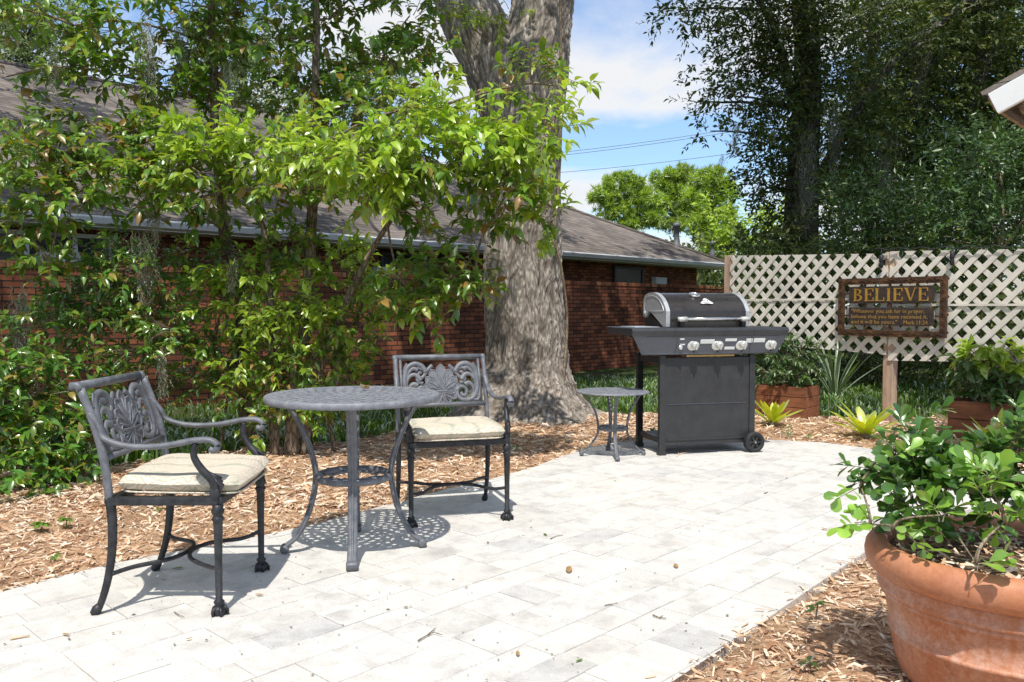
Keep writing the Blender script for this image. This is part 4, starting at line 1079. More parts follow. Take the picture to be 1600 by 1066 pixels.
gpart('thermometer', 'chrome', lambda b: (b.lathe([(0.044, 0.0), (0.044, 0.012), (0.036, 0.016), (0.034, 0.010), (0.001, 0.010)], 24, Mg), b.box((0.004, 0.006, 0.0115), (0.03, 0.006, 0.002), Mg)), lid)
# shelves with a rounded front lip, control panel leaning back below it
XL, XR = -0.665, 0.625
def lip(x0, x1):
    def fn_(b):
        pr_ = [(-0.10, 0.905), (-0.104, 0.945), (-0.098, 0.960), (-0.085, 0.966), (0.0, 0.966), (0.0, 0.958), (-0.088, 0.957), (-0.094, 0.945), (-0.090, 0.905)]
        Mx = Matrix(((0, 0, 1, 0), (1, 0, 0, 0), (0, 1, 0, 0), (0, 0, 0, 1))); b.prism(pr_, x0, x1, Mx)
    return fn_
gpart('front_lip', 'grill_lip', lip(-0.325, 0.325))
def shelf(x0, x1):
    def fn_(b):
        b.box(((x0 + x1) / 2, 0.165, 0.958), (x1 - x0, 0.52, 0.018), None, 0.006)
        pr_ = [(-0.10, 0.905), (-0.104, 0.945), (-0.097, 0.962), (-0.09, 0.9665), (-0.06, 0.9665), (-0.06, 0.950), (-0.09, 0.945), (-0.09, 0.905)]
        Mx = Matrix(((0, 0, 1, 0), (1, 0, 0, 0), (0, 1, 0, 0), (0, 0, 0, 1))); b.prism(pr_, x0 + 0.002, x1 - 0.002, Mx)
        b.box(((x0 + x1) / 2, 0.418, 0.93), (x1 - x0 - 0.01, 0.012, 0.045)); xo = x0 if x0 < 0 else x1
        b.box((xo + (0.006 if x0 < 0 else -0.006), 0.16, 0.932), (0.010, 0.50, 0.042), None, 0.003)
        xi = x1 if x0 < 0 else x0
        for y in (0.06, 0.36): b.tube([(xo + (0.06 if x0 < 0 else -0.06), y, 0.94), (xi, y, 0.82)], 0.011, 6)
    return fn_
gpart('shelf', 'grill_lip', shelf(XL, -0.3255)); gpart('shelf', 'grill_lip', shelf(0.3255, XR))
gpart('marble_tray', 'silver', lambda b: (b.box((-0.48, 0.20, 0.9685), (0.20, 0.30, 0.006), None, 0.002),))
ca = Vector((0, -0.098, 0.905)); cb_ = Vector((0, -0.045, 0.768)); tu = (ca - cb_).normalized(); nu_ = Vector((0, -tu.z, tu.y)); CH = (ca - cb_).length
Mc = frame_m(cb_, Vector((1, 0, 0)), tu, nu_)
ctrl = gpart('control_panel', 'grill_ctrl', lambda b: (b.prism([(-0.565, 0), (0.555, 0), (XR - 0.012, CH), (XL + 0.012, CH)], -0.02, 0.0, Mc), b.tube([Mc @ Vector((-0.565, 0.002, -0.006)), Mc @ Vector((0.555, 0.002, -0.006))], 0.009, 8)))
gpart('panel_edge', 'grill_lip', lambda b: (b.box((-0.298, CH / 2, 0.0012), (0.003, CH - 0.006, 0.002), Mc), b.box((0.315, CH / 2, 0.0012), (0.003, CH - 0.006, 0.002), Mc), b.box((0, 0.148 - 0.004, 0.001), (1.1, 0.003, 0.002), Mc)), ctrl)
for x in (-0.165, 0.035, 0.235, 0.485):
    Mk = Mc @ Matrix.Translation((x, 0.066, 0.0))
    kb = MB(); kb.lathe([(0.030, 0.002), (0.030, 0.014), (0.026, 0.026), (0.0235, 0.030), (0.002, 0.031)], 20, Mk @ Matrix.Translation((0.012, 0.012, 0.004))); kb.box((0.012, 0.012, 0.038), (0.014, 0.052, 0.022), Mk, 0.005)
    kn = kb.build('knob', M['knob'], ctrl)
    zb_ = MB(); zb_.lathe([(0.045, 0.0), (0.045, 0.003), (0.038, 0.005), (0.001, 0.005)], 24, Mk @ Matrix.Diagonal((1.0, 0.86, 1.0, 1.0))); zb_.build('bezel', M['knob'], ctrl)
    zb_ = MB(); zb_.ball((0.014, -0.046, 0.004), (0.007, 0.007, 0.004), Mk, 8, 5); zb_.build('stop_pin', M['rubber'], ctrl)
mr = random.Random(2)
for x0, y0, rows, wd in ((-0.108, 0.112, 3, 0.115), (0.095, 0.118, 2, 0.095), (0.10, 0.050, 2, 0.085), (0.27, 0.116, 3, 0.055), (0.335, 0.118, 3, 0.095), (-0.278, 0.122, 1, 0.035), (-0.272, 0.078, 1, 0.04)):
    def marks(b):        # a label block: thin ruled lines of unreadable print, on one backing
        b.box((x0 + wd / 2, y0 - (rows - 1) * 0.0055, 0.0008), (wd, rows * 0.011 + 0.001, 0.0008), Mc)
        for r_ in range(rows): b.box((x0 + wd * 0.5, y0 - r_ * 0.011, 0.0014), (wd * mr.uniform(0.8, 0.98), 0.0055, 0.0012), Mc)
    o_m = gpart('printed_label', 'mark', marks, ctrl)
gpart('igniter_button', 'chrome', lambda b: (b.lathe([(0.020, 0.0), (0.020, 0.005), (0.015, 0.008), (0.013, 0.016), (0.002, 0.018)], 16, Mc @ Matrix.Translation((-0.262, 0.052, 0.0))),), ctrl)
def wheel(y):
    Mw = Matrix.Translation((0.372, y, 0.080)) @ Matrix.Rotation(PI / 2, 4, 'X')
    b = MB(); b.lathe([(0.050, -0.026), (0.072, -0.028), (0.079, -0.022), (0.080, 0.0), (0.079, 0.022), (0.072, 0.028), (0.052, 0.026), (0.050, 0.020), (0.050, -0.02)], 36, Mw, True, False); ty = b.build('wheel', M['rubber'], grill)
    b = MB(); b.lathe([(0.046, 0.012), (0.052, 0.012), (0.052, 0.022), (0.046, 0.022)], 30, Mw, True, False); b.lathe([(0.001, 0.0), (0.050, 0.0), (0.050, 0.008), (0.001, 0.008)], 24, Mw, False, True); b.lathe([(0.017, 0.008), (0.017, 0.024), (0.010, 0.028), (0.001, 0.028)], 14, Mw)
    for k in range(6):
        a = k * PI / 3; b.box((0.033 , 0, 0.014), (0.036, 0.013, 0.012), Mw @ Matrix.Rotation(a, 4, 'Z'), 0.003)
    b.build('rim', M['grill_panel'], ty)
    b = MB(); b.lathe([(0.007, 0.028), (0.007, 0.032), (0.001, 0.034)], 10, Mw); b.build('axle_cap', M['chrome'], ty)
wheel(-0.038); wheel(D_ + 0.04)
gpart('axle', 'grill_black', lambda b: b.tube([(0.372, -0.03, 0.08), (0.372, D_ + 0.03, 0.08)], 0.008, 8))

# ================================================================== POT AND PLANTERS
PC = G(1562, 1100)
POTC = (1.462, 2.44, 0.0)
pot = thing('terracotta_pot', 'large weathered terracotta pot with a rolled rim at the lower right corner', 'plant pot', POTC)
b = MB()
b.lathe([(0.03, 0.001), (0.250, 0.001), (0.264, 0.006), (0.273, 0.02), (0.287, 0.07), (0.299, 0.150), (0.3035, 0.1525), (0.3055, 0.157), (0.3055, 0.162), (0.3035, 0.1665), (0.3005, 0.169), (0.316, 0.268), (0.323, 0.271), (0.3275, 0.277), (0.3275, 0.283), (0.325, 0.288), (0.334, 0.293), (0.337, 0.299), (0.337, 0.308), (0.333, 0.315), (0.333, 0.335), (0.336, 0.35)], 96, None, True, True)
b.v = [(x * 1.03, y * 1.03, z * 0.915) for x, y, z in b.v]; b.build('pot_body', M['terracotta'], pot)
b = MB(); b.lathe([(0.320, 0.346), (0.348, 0.350), (0.363, 0.362), (0.371, 0.382), (0.373, 0.405), (0.369, 0.428), (0.357, 0.446), (0.340, 0.455), (0.322, 0.452), (0.310, 0.440), (0.305, 0.41), (0.302, 0.36)], 96, None, True, False); b.v = [(x * 1.03, y * 1.03, z * 0.915) for x, y, z in b.v]; b.build('rim', M['terracotta'], pot)
vs = [(0, 0, 0.395)]; fs = []
for i in range(1, 15):
    for k in range(56):
        r = 0.317 * i / 14; a = 2 * PI * k / 56
        vs.append((r * math.cos(a), r * math.sin(a), 0.375 + 0.012 * (1 - (i / 14) ** 2) + 0.012 * mnoise.noise((r * 9 * math.cos(a), r * 9 * math.sin(a), 3))))
fs = [(0, 1 + k, 1 + (k + 1) % 56) for k in range(56)] + [(1 + i * 56 + k, 1 + (i + 1) * 56 + k, 1 + (i + 1) * 56 + (k + 1) % 56, 1 + i * 56 + (k + 1) % 56) for i in range(13) for k in range(56)]
so = mesh_obj('soil', vs, fs, M['soil'], pot, [True] * len(fs))
g = np.random.default_rng(8); cvs = []; cfs = []
for i in range(700):
    r = 0.30 * math.sqrt(g.random()); a = g.random() * 2 * PI; th = g.random() * 2 * PI; L = g.uniform(0.012, 0.05); w = L * g.uniform(0.12, 0.28)
    c = Vector((r * math.cos(a), r * math.sin(a), 0.389 + 0.012 * g.random())); d = Vector((math.cos(th), math.sin(th), g.normal(0, 0.2))) * L / 2; s_ = Vector((-math.sin(th), math.cos(th), g.normal(0, 0.4))) * w / 2
    k = len(cvs); cvs += [c - d - s_, c - d + s_, c + d + s_, c + d - s_]; cfs.append((k, k + 1, k + 2, k + 3))
bk = mesh_obj('bark_chips', [tuple(q) for q in cvs], cfs, M['chip'], pot); bk['kind'] = 'stuff'

def planter(label, p_left, p_right, depth, H, rows):
    a = Vector((p_left[0], p_left[1], 0)); c = Vector((p_right[0], p_right[1], 0)); d = c - a; W = d.length; rot = math.atan2(d.y, d.x)
    t = thing('wooden_planter', label, 'planter', a, rot); ph = H / rows; pr_ = random.Random(int(W * 1000))
    for r_ in range(rows):
        b = MB(); z = ph * (r_ + 0.5); j = pr_.uniform(-0.003, 0.003)
        b.box((W / 2, 0.011 + j, z), (W, 0.022, ph - 0.005), None, 0.003); b.box((W / 2, depth - 0.011 + j, z), (W, 0.022, ph - 0.005), None, 0.003)
        b.box((0.011 + j, depth / 2, z), (0.022, depth - 0.046, ph - 0.005), None, 0.003); b.box((W - 0.011 + j, depth / 2, z), (0.022, depth - 0.046, ph - 0.005), None, 0.003)
        b.build('plank_tier', M['redwood'], t)
    for x in (0.035, W - 0.035):
        for y in (0.035, depth - 0.035): b = MB(); b.box((x, y, H / 2 - 0.004), (0.024, 0.024, H - 0.02)); b.build('corner_post', M['redwood'], t)
    b = MB(); n = 14
    vs = [(0.024 + (W - 0.048) * i / n, 0.024 + (depth - 0.048) * j / n, H - 0.045 + 0.02 * mnoise.noise((i * 0.7, j * 0.7, W * 9))) for j in range(n + 1) for i in range(n + 1)]
    b.add(vs, [(j * (n + 1) + i, j * (n + 1) + i + 1, (j + 1) * (n + 1) + i + 1, (j + 1) * (n + 1) + i) for j in range(n) for i in range(n)], True); b.build('soil', M['soil'], t)
    return t, a, d.normalized(), W
pl_a = planter('square dark red wooden planter box behind the grill, left of the fence post', xy(G(1181, 648)), xy(G(1257, 655)), 0.38, 0.315, 3)
pl_b = planter('reddish wooden planter box of tall stems right of the fence post', xy(G(1480, 682)), xy(G(1580, 690)), 0.36, 0.315, 2)
# ================================================================== VEGETATION
LT = {
 'camphor': ([(0, 0, 0), (-.40, .26, .10), (0, .28, 0), (.40, .26, .10), (-.40, .58, .07), (0, .62, -.03), (.40, .58, .07), (0, 1.0, -.17)],
             [(0, 2, 1), (0, 3, 2), (1, 2, 5, 4), (2, 3, 6, 5), (4, 5, 7), (5, 6, 7)]),
 'obovate': ([(0, 0, 0), (-.22, .30, .05), (0, .32, 0), (.22, .30, .05), (-.47, .68, .07), (0, .70, 0), (.47, .68, .07), (-.30, .93, .0), (0, 1.0, -.04), (.30, .93, .0)],
             [(0, 2, 1), (0, 3, 2), (1, 2, 5, 4), (2, 3, 6, 5), (4, 5, 8, 7), (5, 6, 9, 8)]),
 'quad': ([(0, 0, 0), (-.42, .45, .08), (0, 1.0, -.05), (.42, .45, .08)], [(0, 2, 1), (0, 3, 2)]),
 'needle': ([(-.5, 0, 0), (.5, 0, 0), (0, 1, 0)], [(0, 1, 2)]),
}
def nrmz(a): return a / np.maximum(np.linalg.norm(a, axis=-1, keepdims=True), 1e-9)

class Leaves:
    def __init__(self, kind): self.kind = kind; self.V = []; self.n = 0
    def add(self, P, A, N, L, W):
        if len(P) == 0: return
        T = np.array(LT[self.kind][0]); A = nrmz(A); S = nrmz(np.cross(A, N)); Nn = np.cross(S, A)
        v = P[:, None, :] + S[:, None, :] * (T[None, :, 0, None] * W[:, None, None]) + A[:, None, :] * (T[None, :, 1, None] * L[:, None, None]) + Nn[:, None, :] * (T[None, :, 2, None] * L[:, None, None])
        self.V.append(v.reshape(-1, 3)); self.n += len(P)
    def build(self, name, mat, parent):
        T, Fc = LT[self.kind]; k = len(T)
        if not self.n: return None
        V = np.concatenate(self.V)
        if parent is not None: V = V - np.array(parent.location)[None, :]
        npoly = len(Fc) * self.n
        me = bpy.data.meshes.new(name)
        sizes = np.array([len(f) for f in Fc]); flat = np.concatenate([np.array(f) for f in Fc])
        loops = (flat[None, :] + (np.arange(self.n) * k)[:, None]).ravel()
        tot = np.tile(sizes, self.n); start = np.concatenate([[0], np.cumsum(tot)[:-1]])
        me.vertices.add(len(V)); me.vertices.foreach_set('co', V.astype(np.float32).ravel())
        me.loops.add(len(loops)); me.loops.foreach_set('vertex_index', loops.astype(np.int32))
        me.polygons.add(npoly); me.polygons.foreach_set('loop_start', start.astype(np.int32)); me.polygons.foreach_set('loop_total', tot.astype(np.int32))
        if k > 4: me.polygons.foreach_set('use_smooth', np.ones(npoly, bool))
        me.update(calc_edges=True); me.validate()
        me.materials.append(mat)
        o = bpy.data.objects.new(name, me); COL.objects.link(o)
        if parent is not None: o.parent = parent
        return o

def spray(lv, wood, c, rad, ntw, g, leafL=0.085, ratio=0.42, nl=11, twl=(0.14, 0.30), droop=0.45, flat=0.3, shell=0.5, twr=0.0025):
    "a clump of leafy twigs filling an ellipsoid"
    c = np.array(c); rad = np.array(rad)
    u = nrmz(g.normal(size=(ntw, 3))); r = g.random(ntw) ** shell
    p0 = c + u * r[:, None] * rad
    d = nrmz(u * 0.7 * np.array([1, 1, 0.5]) + g.normal(size=(ntw, 3)) * 0.45 + np.array([0, -0.12, 0.12]))
    tl = g.uniform(*twl, ntw)
    if wood is not None:
        for i in range(ntw):
            a = p0[i] + (c - p0[i]) * 0.45 - np.array([0, 0, 0.02]); m = p0[i]; e = p0[i] + d[i] * tl[i]
            wood.tube([a, m, e - np.array([0, 0, tl[i] * 0.12])], [twr * 1.5, twr * 1.2, twr * 0.6], 4, cap=False)
    ti = np.repeat(np.arange(ntw), nl); t = np.tile((np.arange(nl) + 0.5) / nl, ntw) ** 0.75
    n = len(ti)
    pos = p0[ti] + d[ti] * (tl[ti] * t)[:, None] - np.array([0, 0, 1.0]) * (tl[ti] * 0.12 * t * t)[:, None]
    an = np.tile(np.arange(nl) * 2.4, ntw) + g.normal(0, 0.4, n)
    o1 = nrmz(np.cross(d, np.array([0.03, 0.02, 1.0]))); o2 = np.cross(d, o1)
    rd = o1[ti] * np.cos(an)[:, None] + o2[ti] * np.sin(an)[:, None]
    ax = d[ti] * (0.25 + 0.65 * t)[:, None] + rd * np.array([0.9, 0.9, 0.6]) + g.normal(0, 0.18, (n, 3)); ax[:, 2] -= droop
    ax = nrmz(ax)
    up = np.array([0, -0.25, 1.0]) + g.normal(0, flat, (n, 3))
    L = leafL * (0.5 + 0.72 * g.random(n) ** 0.8)
    lv.add(pos, ax, up, L, L * ratio * g.uniform(0.85, 1.15, n))

def pxr(px, Y): return px * Y / F_PX

def limb(wood, a, b_, r0, r1, sag=0.0, n=8, segs=8, wob=0.05, seed=0):
    a, b_ = Vector(a), Vector(b_); L = (b_ - a).length
    m1 = a.lerp(b_, 0.33) + Vector((0, 0, L * sag)); m2 = a.lerp(b_, 0.7) + Vector((0, 0, L * sag * 0.7))
    p = bez(a, m1, m2, b_, segs)
    p = [q + Vector((mnoise.noise((q.x * 3 + seed, q.y * 3, q.z * 3)), mnoise.noise((q.x * 3, q.y * 3 + seed, 5 + q.z * 3)), 0)) * (wob * L * math.sin(PI * i / segs) * 0.6) for i, q in enumerate(p)]
    wood.tube(p, lerpl(r0, r1, len(p)), n)
    return p

def rel(o, mb):
    l = o.location; mb.v = [(x - l.x, y - l.y, z - l.z) for x, y, z in mb.v]

# ---------------------------------------------------------------- the two camphor trees
def camphor(label, base, trunk_pts, r0, clumps, seed, group, extra_stems=()):
    g = np.random.default_rng(seed)
    t = thing('camphor_tree', label, 'tree', base, 0, group)
    tw = MB(); tp = spline([Vector(p) for p in trunk_pts], 6)
    m = len(tp); tp = [q + Vector((mnoise.noise((q.z * 1.4, seed, 0)), mnoise.noise((q.z * 1.4, seed, 7)), 0)) * 0.05 for q in tp]
    tw.tube(tp, [r0 * (1 - 0.72 * i / (m - 1)) * (1.25 if i == 0 else 1) for i in range(m)], 12)
    for st in extra_stems:
        q = spline([Vector(p) for p in st], 5); tw.tube(q, lerpl(r0 * 0.7, r0 * 0.25, len(q)), 9)
    rel(t, tw); tw.build('trunk', M['bark'], t)
    br = MB(); lvd = Leaves('camphor'); lvb = Leaves('camphor'); nodes = []
    dist0 = lambda q: min((at(q[0], q[1], q[2]) - s).length for s in tp)
    for (px, py, Y, rx, ry, rz, n, k) in sorted(clumps, key=dist0):
        if seed == 22 and px > 520 and py > 170: Y -= 0.6
        c = at(px, py, Y); rad = (pxr(rx, Y), rz, pxr(ry, Y))
        cand = [q for q in tp if q.z < c.z + 0.05 and (q - c).length > 0.05] + nodes
        a = min(cand, key=lambda q: (q - c).length + 0.35 * abs(q.z - (c.z - 0.3 * math.hypot(q.x - c.x, q.y - c.y)))); nodes.append(c)
        limb(br, a, c, 0.012, 0.006, 0.06, 6, 8, 0.16, seed + px)
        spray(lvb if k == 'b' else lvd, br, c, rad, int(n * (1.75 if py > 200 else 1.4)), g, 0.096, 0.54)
    rel(t, br); br.build('branch', M['twig'], t)
    lvd.build('crown', M['camphor'], t); lvb.build('bright_foliage', M['camphor_bright'], t)  # clumps in the sunlit band get the lighter leaf colour
    return t
GT = 'camphor trees left of the oak'
c1 = [(35, 15, 6.2, 55, 40, .4, 17, 'd'), (115, 40, 6.4, 60, 42, .4, 18, 'd'), (205, 35, 6.5, 60, 46, .45, 20, 'd'), (300, 60, 6.8, 60, 50, .45, 20, 'd'), (170, 115, 6.6, 55, 36, .4, 15, 'd'),
      (262, 140, 6.7, 60, 42, .4, 19, 'd'), (350, 120, 6.9, 50, 50, .4, 15, 'd'), (385, 25, 6.8, 60, 40, .4, 18, 'd'), (110, 105, 6.4, 40, 30, .3, 8, 'd'), (238, 215, 6.5, 55, 34, .35, 15, 'd'), (150, 195, 6.4, 50, 26, .35, 9, 'd'),
      (25, 265, 6.0, 40, 45, .4, 17, 'd'), (85, 235, 6.1, 60, 32, .4, 15, 'd'), (105, 310, 6.1, 60, 36, .4, 18, 'd'), (35, 195, 6.1, 40, 26, .3, 7, 'd'), (175, 265, 6.3, 60, 36, .4, 15, 'd'), (30, 345, 6.0, 35, 34, .3, 12, 'd'), (230, 285, 6.3, 55, 32, .4, 14, 'd'),
      (325, 215, 6.2, 52, 30, .35, 17, 'b'), (395, 235, 6.15, 55, 34, .4, 21, 'b'), (300, 262, 6.15, 55, 30, .4, 14, 'b'), (345, 300, 6.2, 50, 32, .35, 14, 'd'), (75, 405, 6.0, 45, 24, .3, 7, 'd'), (280, 325, 6.3, 50, 24, .3, 9, 'd'), (300, 10, 6.7, 60, 30, .4, 15, 'd'), (10, 120, 6.3, 22, 26, .3, 4, 'd')]
T1 = camphor('slender camphor tree left of the table, thin dark trunk behind its sparse upper leaves', (-2.14, 6.75, -0.02), [(-2.14, 6.75, -0.02), (-2.19, 6.75, 0.6), (-2.22, 6.75, 1.4), tuple(at(350, 360, 6.75)), tuple(at(338, 180, 6.75)), tuple(at(330, 40, 6.75)), tuple(at(333, -150, 6.75)), tuple(at(330, -330, 6.75))], 0.062, c1, 21, GT)
c1 += [(330, -60, 6.7, 70, 40, .5, 14, 'd'), (240, -70, 6.6, 70, 40, .5, 13, 'd'), (400, -80, 6.8, 60, 40, .5, 12, 'd'), (330, -150, 6.7, 80, 45, .5, 15, 'd'), (260, -190, 6.7, 60, 40, .4, 10, 'd'), (390, -200, 6.8, 60, 40, .4, 10, 'd'), (330, -270, 6.75, 70, 45, .4, 14, 'd'), (330, -350, 6.75, 40, 30, .3, 8, 'd'), (130, -60, 6.4, 70, 35, .4, 10, 'd')]
c2 = [(500, -60, 6.6, 70, 40, .5, 14, 'd'), (580, -70, 6.7, 60, 40, .5, 12, 'd'), (440, -90, 6.6, 50, 40, .5, 9, 'd'), (500, -150, 6.5, 80, 45, .5, 15, 'd'), (560, -190, 6.6, 60, 40, .4, 10, 'd'), (500, -250, 6.5, 60, 45, .4, 13, 'd'), (500, -310, 6.5, 34, 26, .3, 7, 'd'), (440, 60, 6.6, 60, 46, .4, 18, 'd'), (515, 30, 6.7, 55, 42, .4, 17, 'd'), (500, 115, 6.7, 50, 42, .4, 15, 'd'), (597, 95, 6.8, 34, 44, .35, 10, 'd'), (640, 25, 6.9, 50, 36, .4, 16, 'd'), (632, 110, 6.9, 46, 38, .4, 15, 'd'), (672, 85, 7.0, 22, 40, .3, 8, 'd'),
      (560, 165, 6.7, 60, 36, .4, 15, 'd'), (440, 155, 6.6, 60, 36, .4, 15, 'd'), (478, 245, 6.0, 66, 38, .4, 28, 'b'), (560, 245, 6.0, 60, 42, .4, 28, 'b'), (640, 225, 6.15, 52, 46, .4, 26, 'b'), (685, 170, 6.3, 42, 40, .4, 20, 'b'), (740, 215, 6.3, 58, 44, .4, 28, 'b'),
      (800, 245, 6.4, 58, 40, .4, 27, 'b'), (850, 200, 6.5, 28, 30, .3, 10, 'b'), (835, 130, 6.6, 55, 30, .3, 14, 'd'), (866, 325, 6.5, 22, 36, .2, 9, 'b'), (795, 300, 6.4, 50, 32, .35, 15, 'd'), (700, 280, 6.3, 44, 22, .4, 8, 'd'), (600, 310, 6.2, 44, 20, .35, 7, 'd'), (655, 345, 6.3, 30, 18, .3, 5, 'd'),
      (520, 295, 6.15, 55, 24, .4, 9, 'd'), (440, 300, 6.15, 50, 24, .35, 9, 'd'), (770, 345, 6.5, 26, 24, .25, 6, 'd'), (870, 135, 6.6, 18, 16, .15, 4, 'b'), (600, 180, 6.5, 45, 40, .35, 14, 'd'), (470, 200, 6.4, 50, 30, .3, 11, 'd'), (620, 275, 6.1, 45, 20, .3, 8, 'b'), (545, 0, 6.7, 50, 25, .3, 10, 'd'), (700, 440, 6.5, 50, 26, .3, 15, 'd'), (738, 430, 6.5, 22, 24, .2, 6, 'd'), (655, 475, 6.5, 50, 26, .3, 13, 'd'), (620, 430, 6.5, 40, 26, .3, 9, 'd')]
T2 = camphor('bushy camphor tree with sunlit leaves in lighter colour spreading across the front of the oak trunk', (-1.70, 6.35, -0.02), [(-1.70, 6.35, -0.02), (-1.66, 6.36, 0.5), tuple(at(478, 480, 6.4)), tuple(at(488, 330, 6.45)), tuple(at(494, 180, 6.5)), tuple(at(492, 60, 6.5)), tuple(at(498, -130, 6.5)), tuple(at(500, -260, 6.5))], 0.060, c2, 22, GT,
             extra_stems=(((-1.80, 6.30, -0.02), (-1.82, 6.3, 0.5), tuple(at(420, 420, 6.35)), tuple(at(400, 300, 6.3))), ((-1.60, 6.38, -0.02), (-1.52, 6.38, 0.5), tuple(at(560, 430, 6.4)), tuple(at(640, 300, 6.3)))))

# ---------------------------------------------------------------- shrubs under the trees
DENS = 2.1
def shrub(label, base, stems, clumps, seed, mat='shrub', leafL=0.08, ratio=0.42, kind='camphor', name='leafy_shrub', group=None, droop=0.25, nl=11, twl=(0.12, 0.26), stem_r=0.012, cat='shrub', twr=0.0025, stemmat='twig', bright=None, bmat='camphor_bright'):
    g = np.random.default_rng(seed); t = thing(name, label, cat, base, 0, group); st = MB(); lv = Leaves(kind); lb = Leaves(kind); nodes = []
    clumps = sorted(clumps, key=lambda q: -q[1])
    for (px, py, Y, rx, ry, rz, n) in clumps:
        c = at(px, py, Y + (0.1 if name == 'potted_shrub' else 0.0)); k = int(g.integers(0, len(stems))); a = Vector(min(stems, key=lambda s: abs(s[0] - c.x) + 0.3 * abs(s[1] - c.y)))
        a = min([a] + nodes, key=lambda q: (q - c).length * (1.0 if q is not a else 0.75) + (0.15 if q.z > c.z else 0)); nodes.append(c); mid = a.lerp(c, 0.5) + Vector((0, 0, 0.12 * (c - a).length)); p = bez(a, a + Vector((0, 0, 0.3 * (c - a).length)), mid, c, 8)
        st.tube(p, lerpl(stem_r, stem_r * 0.35, 9), 6)
        tgt = lb if (bright and (px, py) in bright) else lv
        spray(tgt, st, c, (pxr(rx, Y), rz, pxr(ry, Y)), int(n * DENS), g, leafL, ratio, nl, twl, droop, 0.35, 0.5, twr)
    rel(t, st); st.build('stems', M[stemmat], t); lv.build('foliage', M[mat], t); lb.build('bright_foliage', M[bmat], t)
    return t
S1 = [(112, 455, 6.25, 40, 26, .3, 13), (170, 440, 6.3, 50, 30, .3, 17), (135, 500, 6.2, 45, 26, .3, 13), (225, 420, 6.35, 50, 28, .3, 15), (250, 470, 6.35, 45, 34, .3, 15), (185, 495, 6.2, 40, 26, .3, 13), (228, 545, 6.2, 50, 26, .3, 14), (140, 565, 6.15, 45, 22, .3, 12), (80, 500, 6.2, 24, 20, .25, 6), (280, 510, 6.3, 36, 28, .3, 10), (190, 395, 6.4, 50, 18, .25, 6)]
shrub('glossy dark green shrub in front of the brick wall behind the left armchair', (-3.05, 6.5, -0.02), [(-3.2, 6.5, -0.02), (-3.0, 6.55, -0.02), (-2.8, 6.5, -0.02), (-2.6, 6.5, -0.02)], S1, 31)
S2 = [(330, 415, 6.6, 50, 32, .3, 15), (400, 425, 6.5, 55, 34, .3, 18), (455, 395, 6.5, 50, 30, .3, 15), (525, 415, 6.6, 55, 34, .3, 17), (575, 455, 6.6, 45, 34, .3, 14), (350, 475, 6.5, 50, 32, .3, 16), (425, 485, 6.4, 55, 34, .3, 18), (500, 495, 6.4, 55, 34, .3, 18), (555, 520, 6.5, 45, 32, .3, 14), (335, 540, 6.55, 50, 32, .3, 14), (395, 555, 6.4, 50, 32, .3, 15), (460, 560, 6.35, 45, 30, .3, 14), (520, 575, 6.4, 40, 28, .3, 12), (360, 600, 6.5, 45, 26, .3, 11), (430, 620, 6.35, 40, 26, .3, 10), (500, 630, 6.35, 36, 26, .25, 8), (300, 590, 6.6, 40, 22, .3, 8), (550, 595, 6.5, 34, 22, .25, 7), (410, 670, 6.25, 24, 20, .2, 5)]
shrub('dense mid green shrub with pale stems directly behind the round table', (-1.95, 6.5, -0.02), [(-2.3, 6.55, -0.02), (-2.0, 6.45, -0.02), (-1.76, 6.30, -0.02), (-1.62, 6.30, -0.02), (-1.4, 6.5, -0.02)], S2, 32, 'camphor', 0.082, 0.5, stem_r=0.020, stemmat='bark', bright={(400, 425), (350, 475), (425, 485), (500, 495), (575, 455), (395, 555), (525, 415)}, bmat='camphor_bright')  # bright clumps stand for lit patches, in the sunlit leaf colour
S3 = [(20, 560, 5.6, 40, 34, .3, 13), (60, 610, 5.5, 45, 30, .3, 14), (25, 650, 5.3, 40, 30, .3, 13), (90, 665, 5.4, 40, 30, .3, 13), (45, 715, 5.2, 45, 26, .3, 14), (110, 725, 5.35, 32, 24, .25, 8), (25, 755, 5.0, 30, 18, .2, 6), (75, 755, 5.1, 30, 16, .2, 6), (145, 690, 5.6, 26, 26, .25, 6), (130, 630, 5.7, 32, 24, .3, 7), (-30, 640, 5.2, 40, 60, .3, 14), (165, 650, 5.8, 30, 22, .25, 6)]
shrub('low dark broad leaved shrub at the left edge of the photo beside the left armchair', (-3.05, 5.3, -0.02), [(-3.3, 5.3, -0.02), (-3.05, 5.25, -0.02), (-2.8, 5.4, -0.02)], S3, 33, 'shrub', 0.085, 0.5)

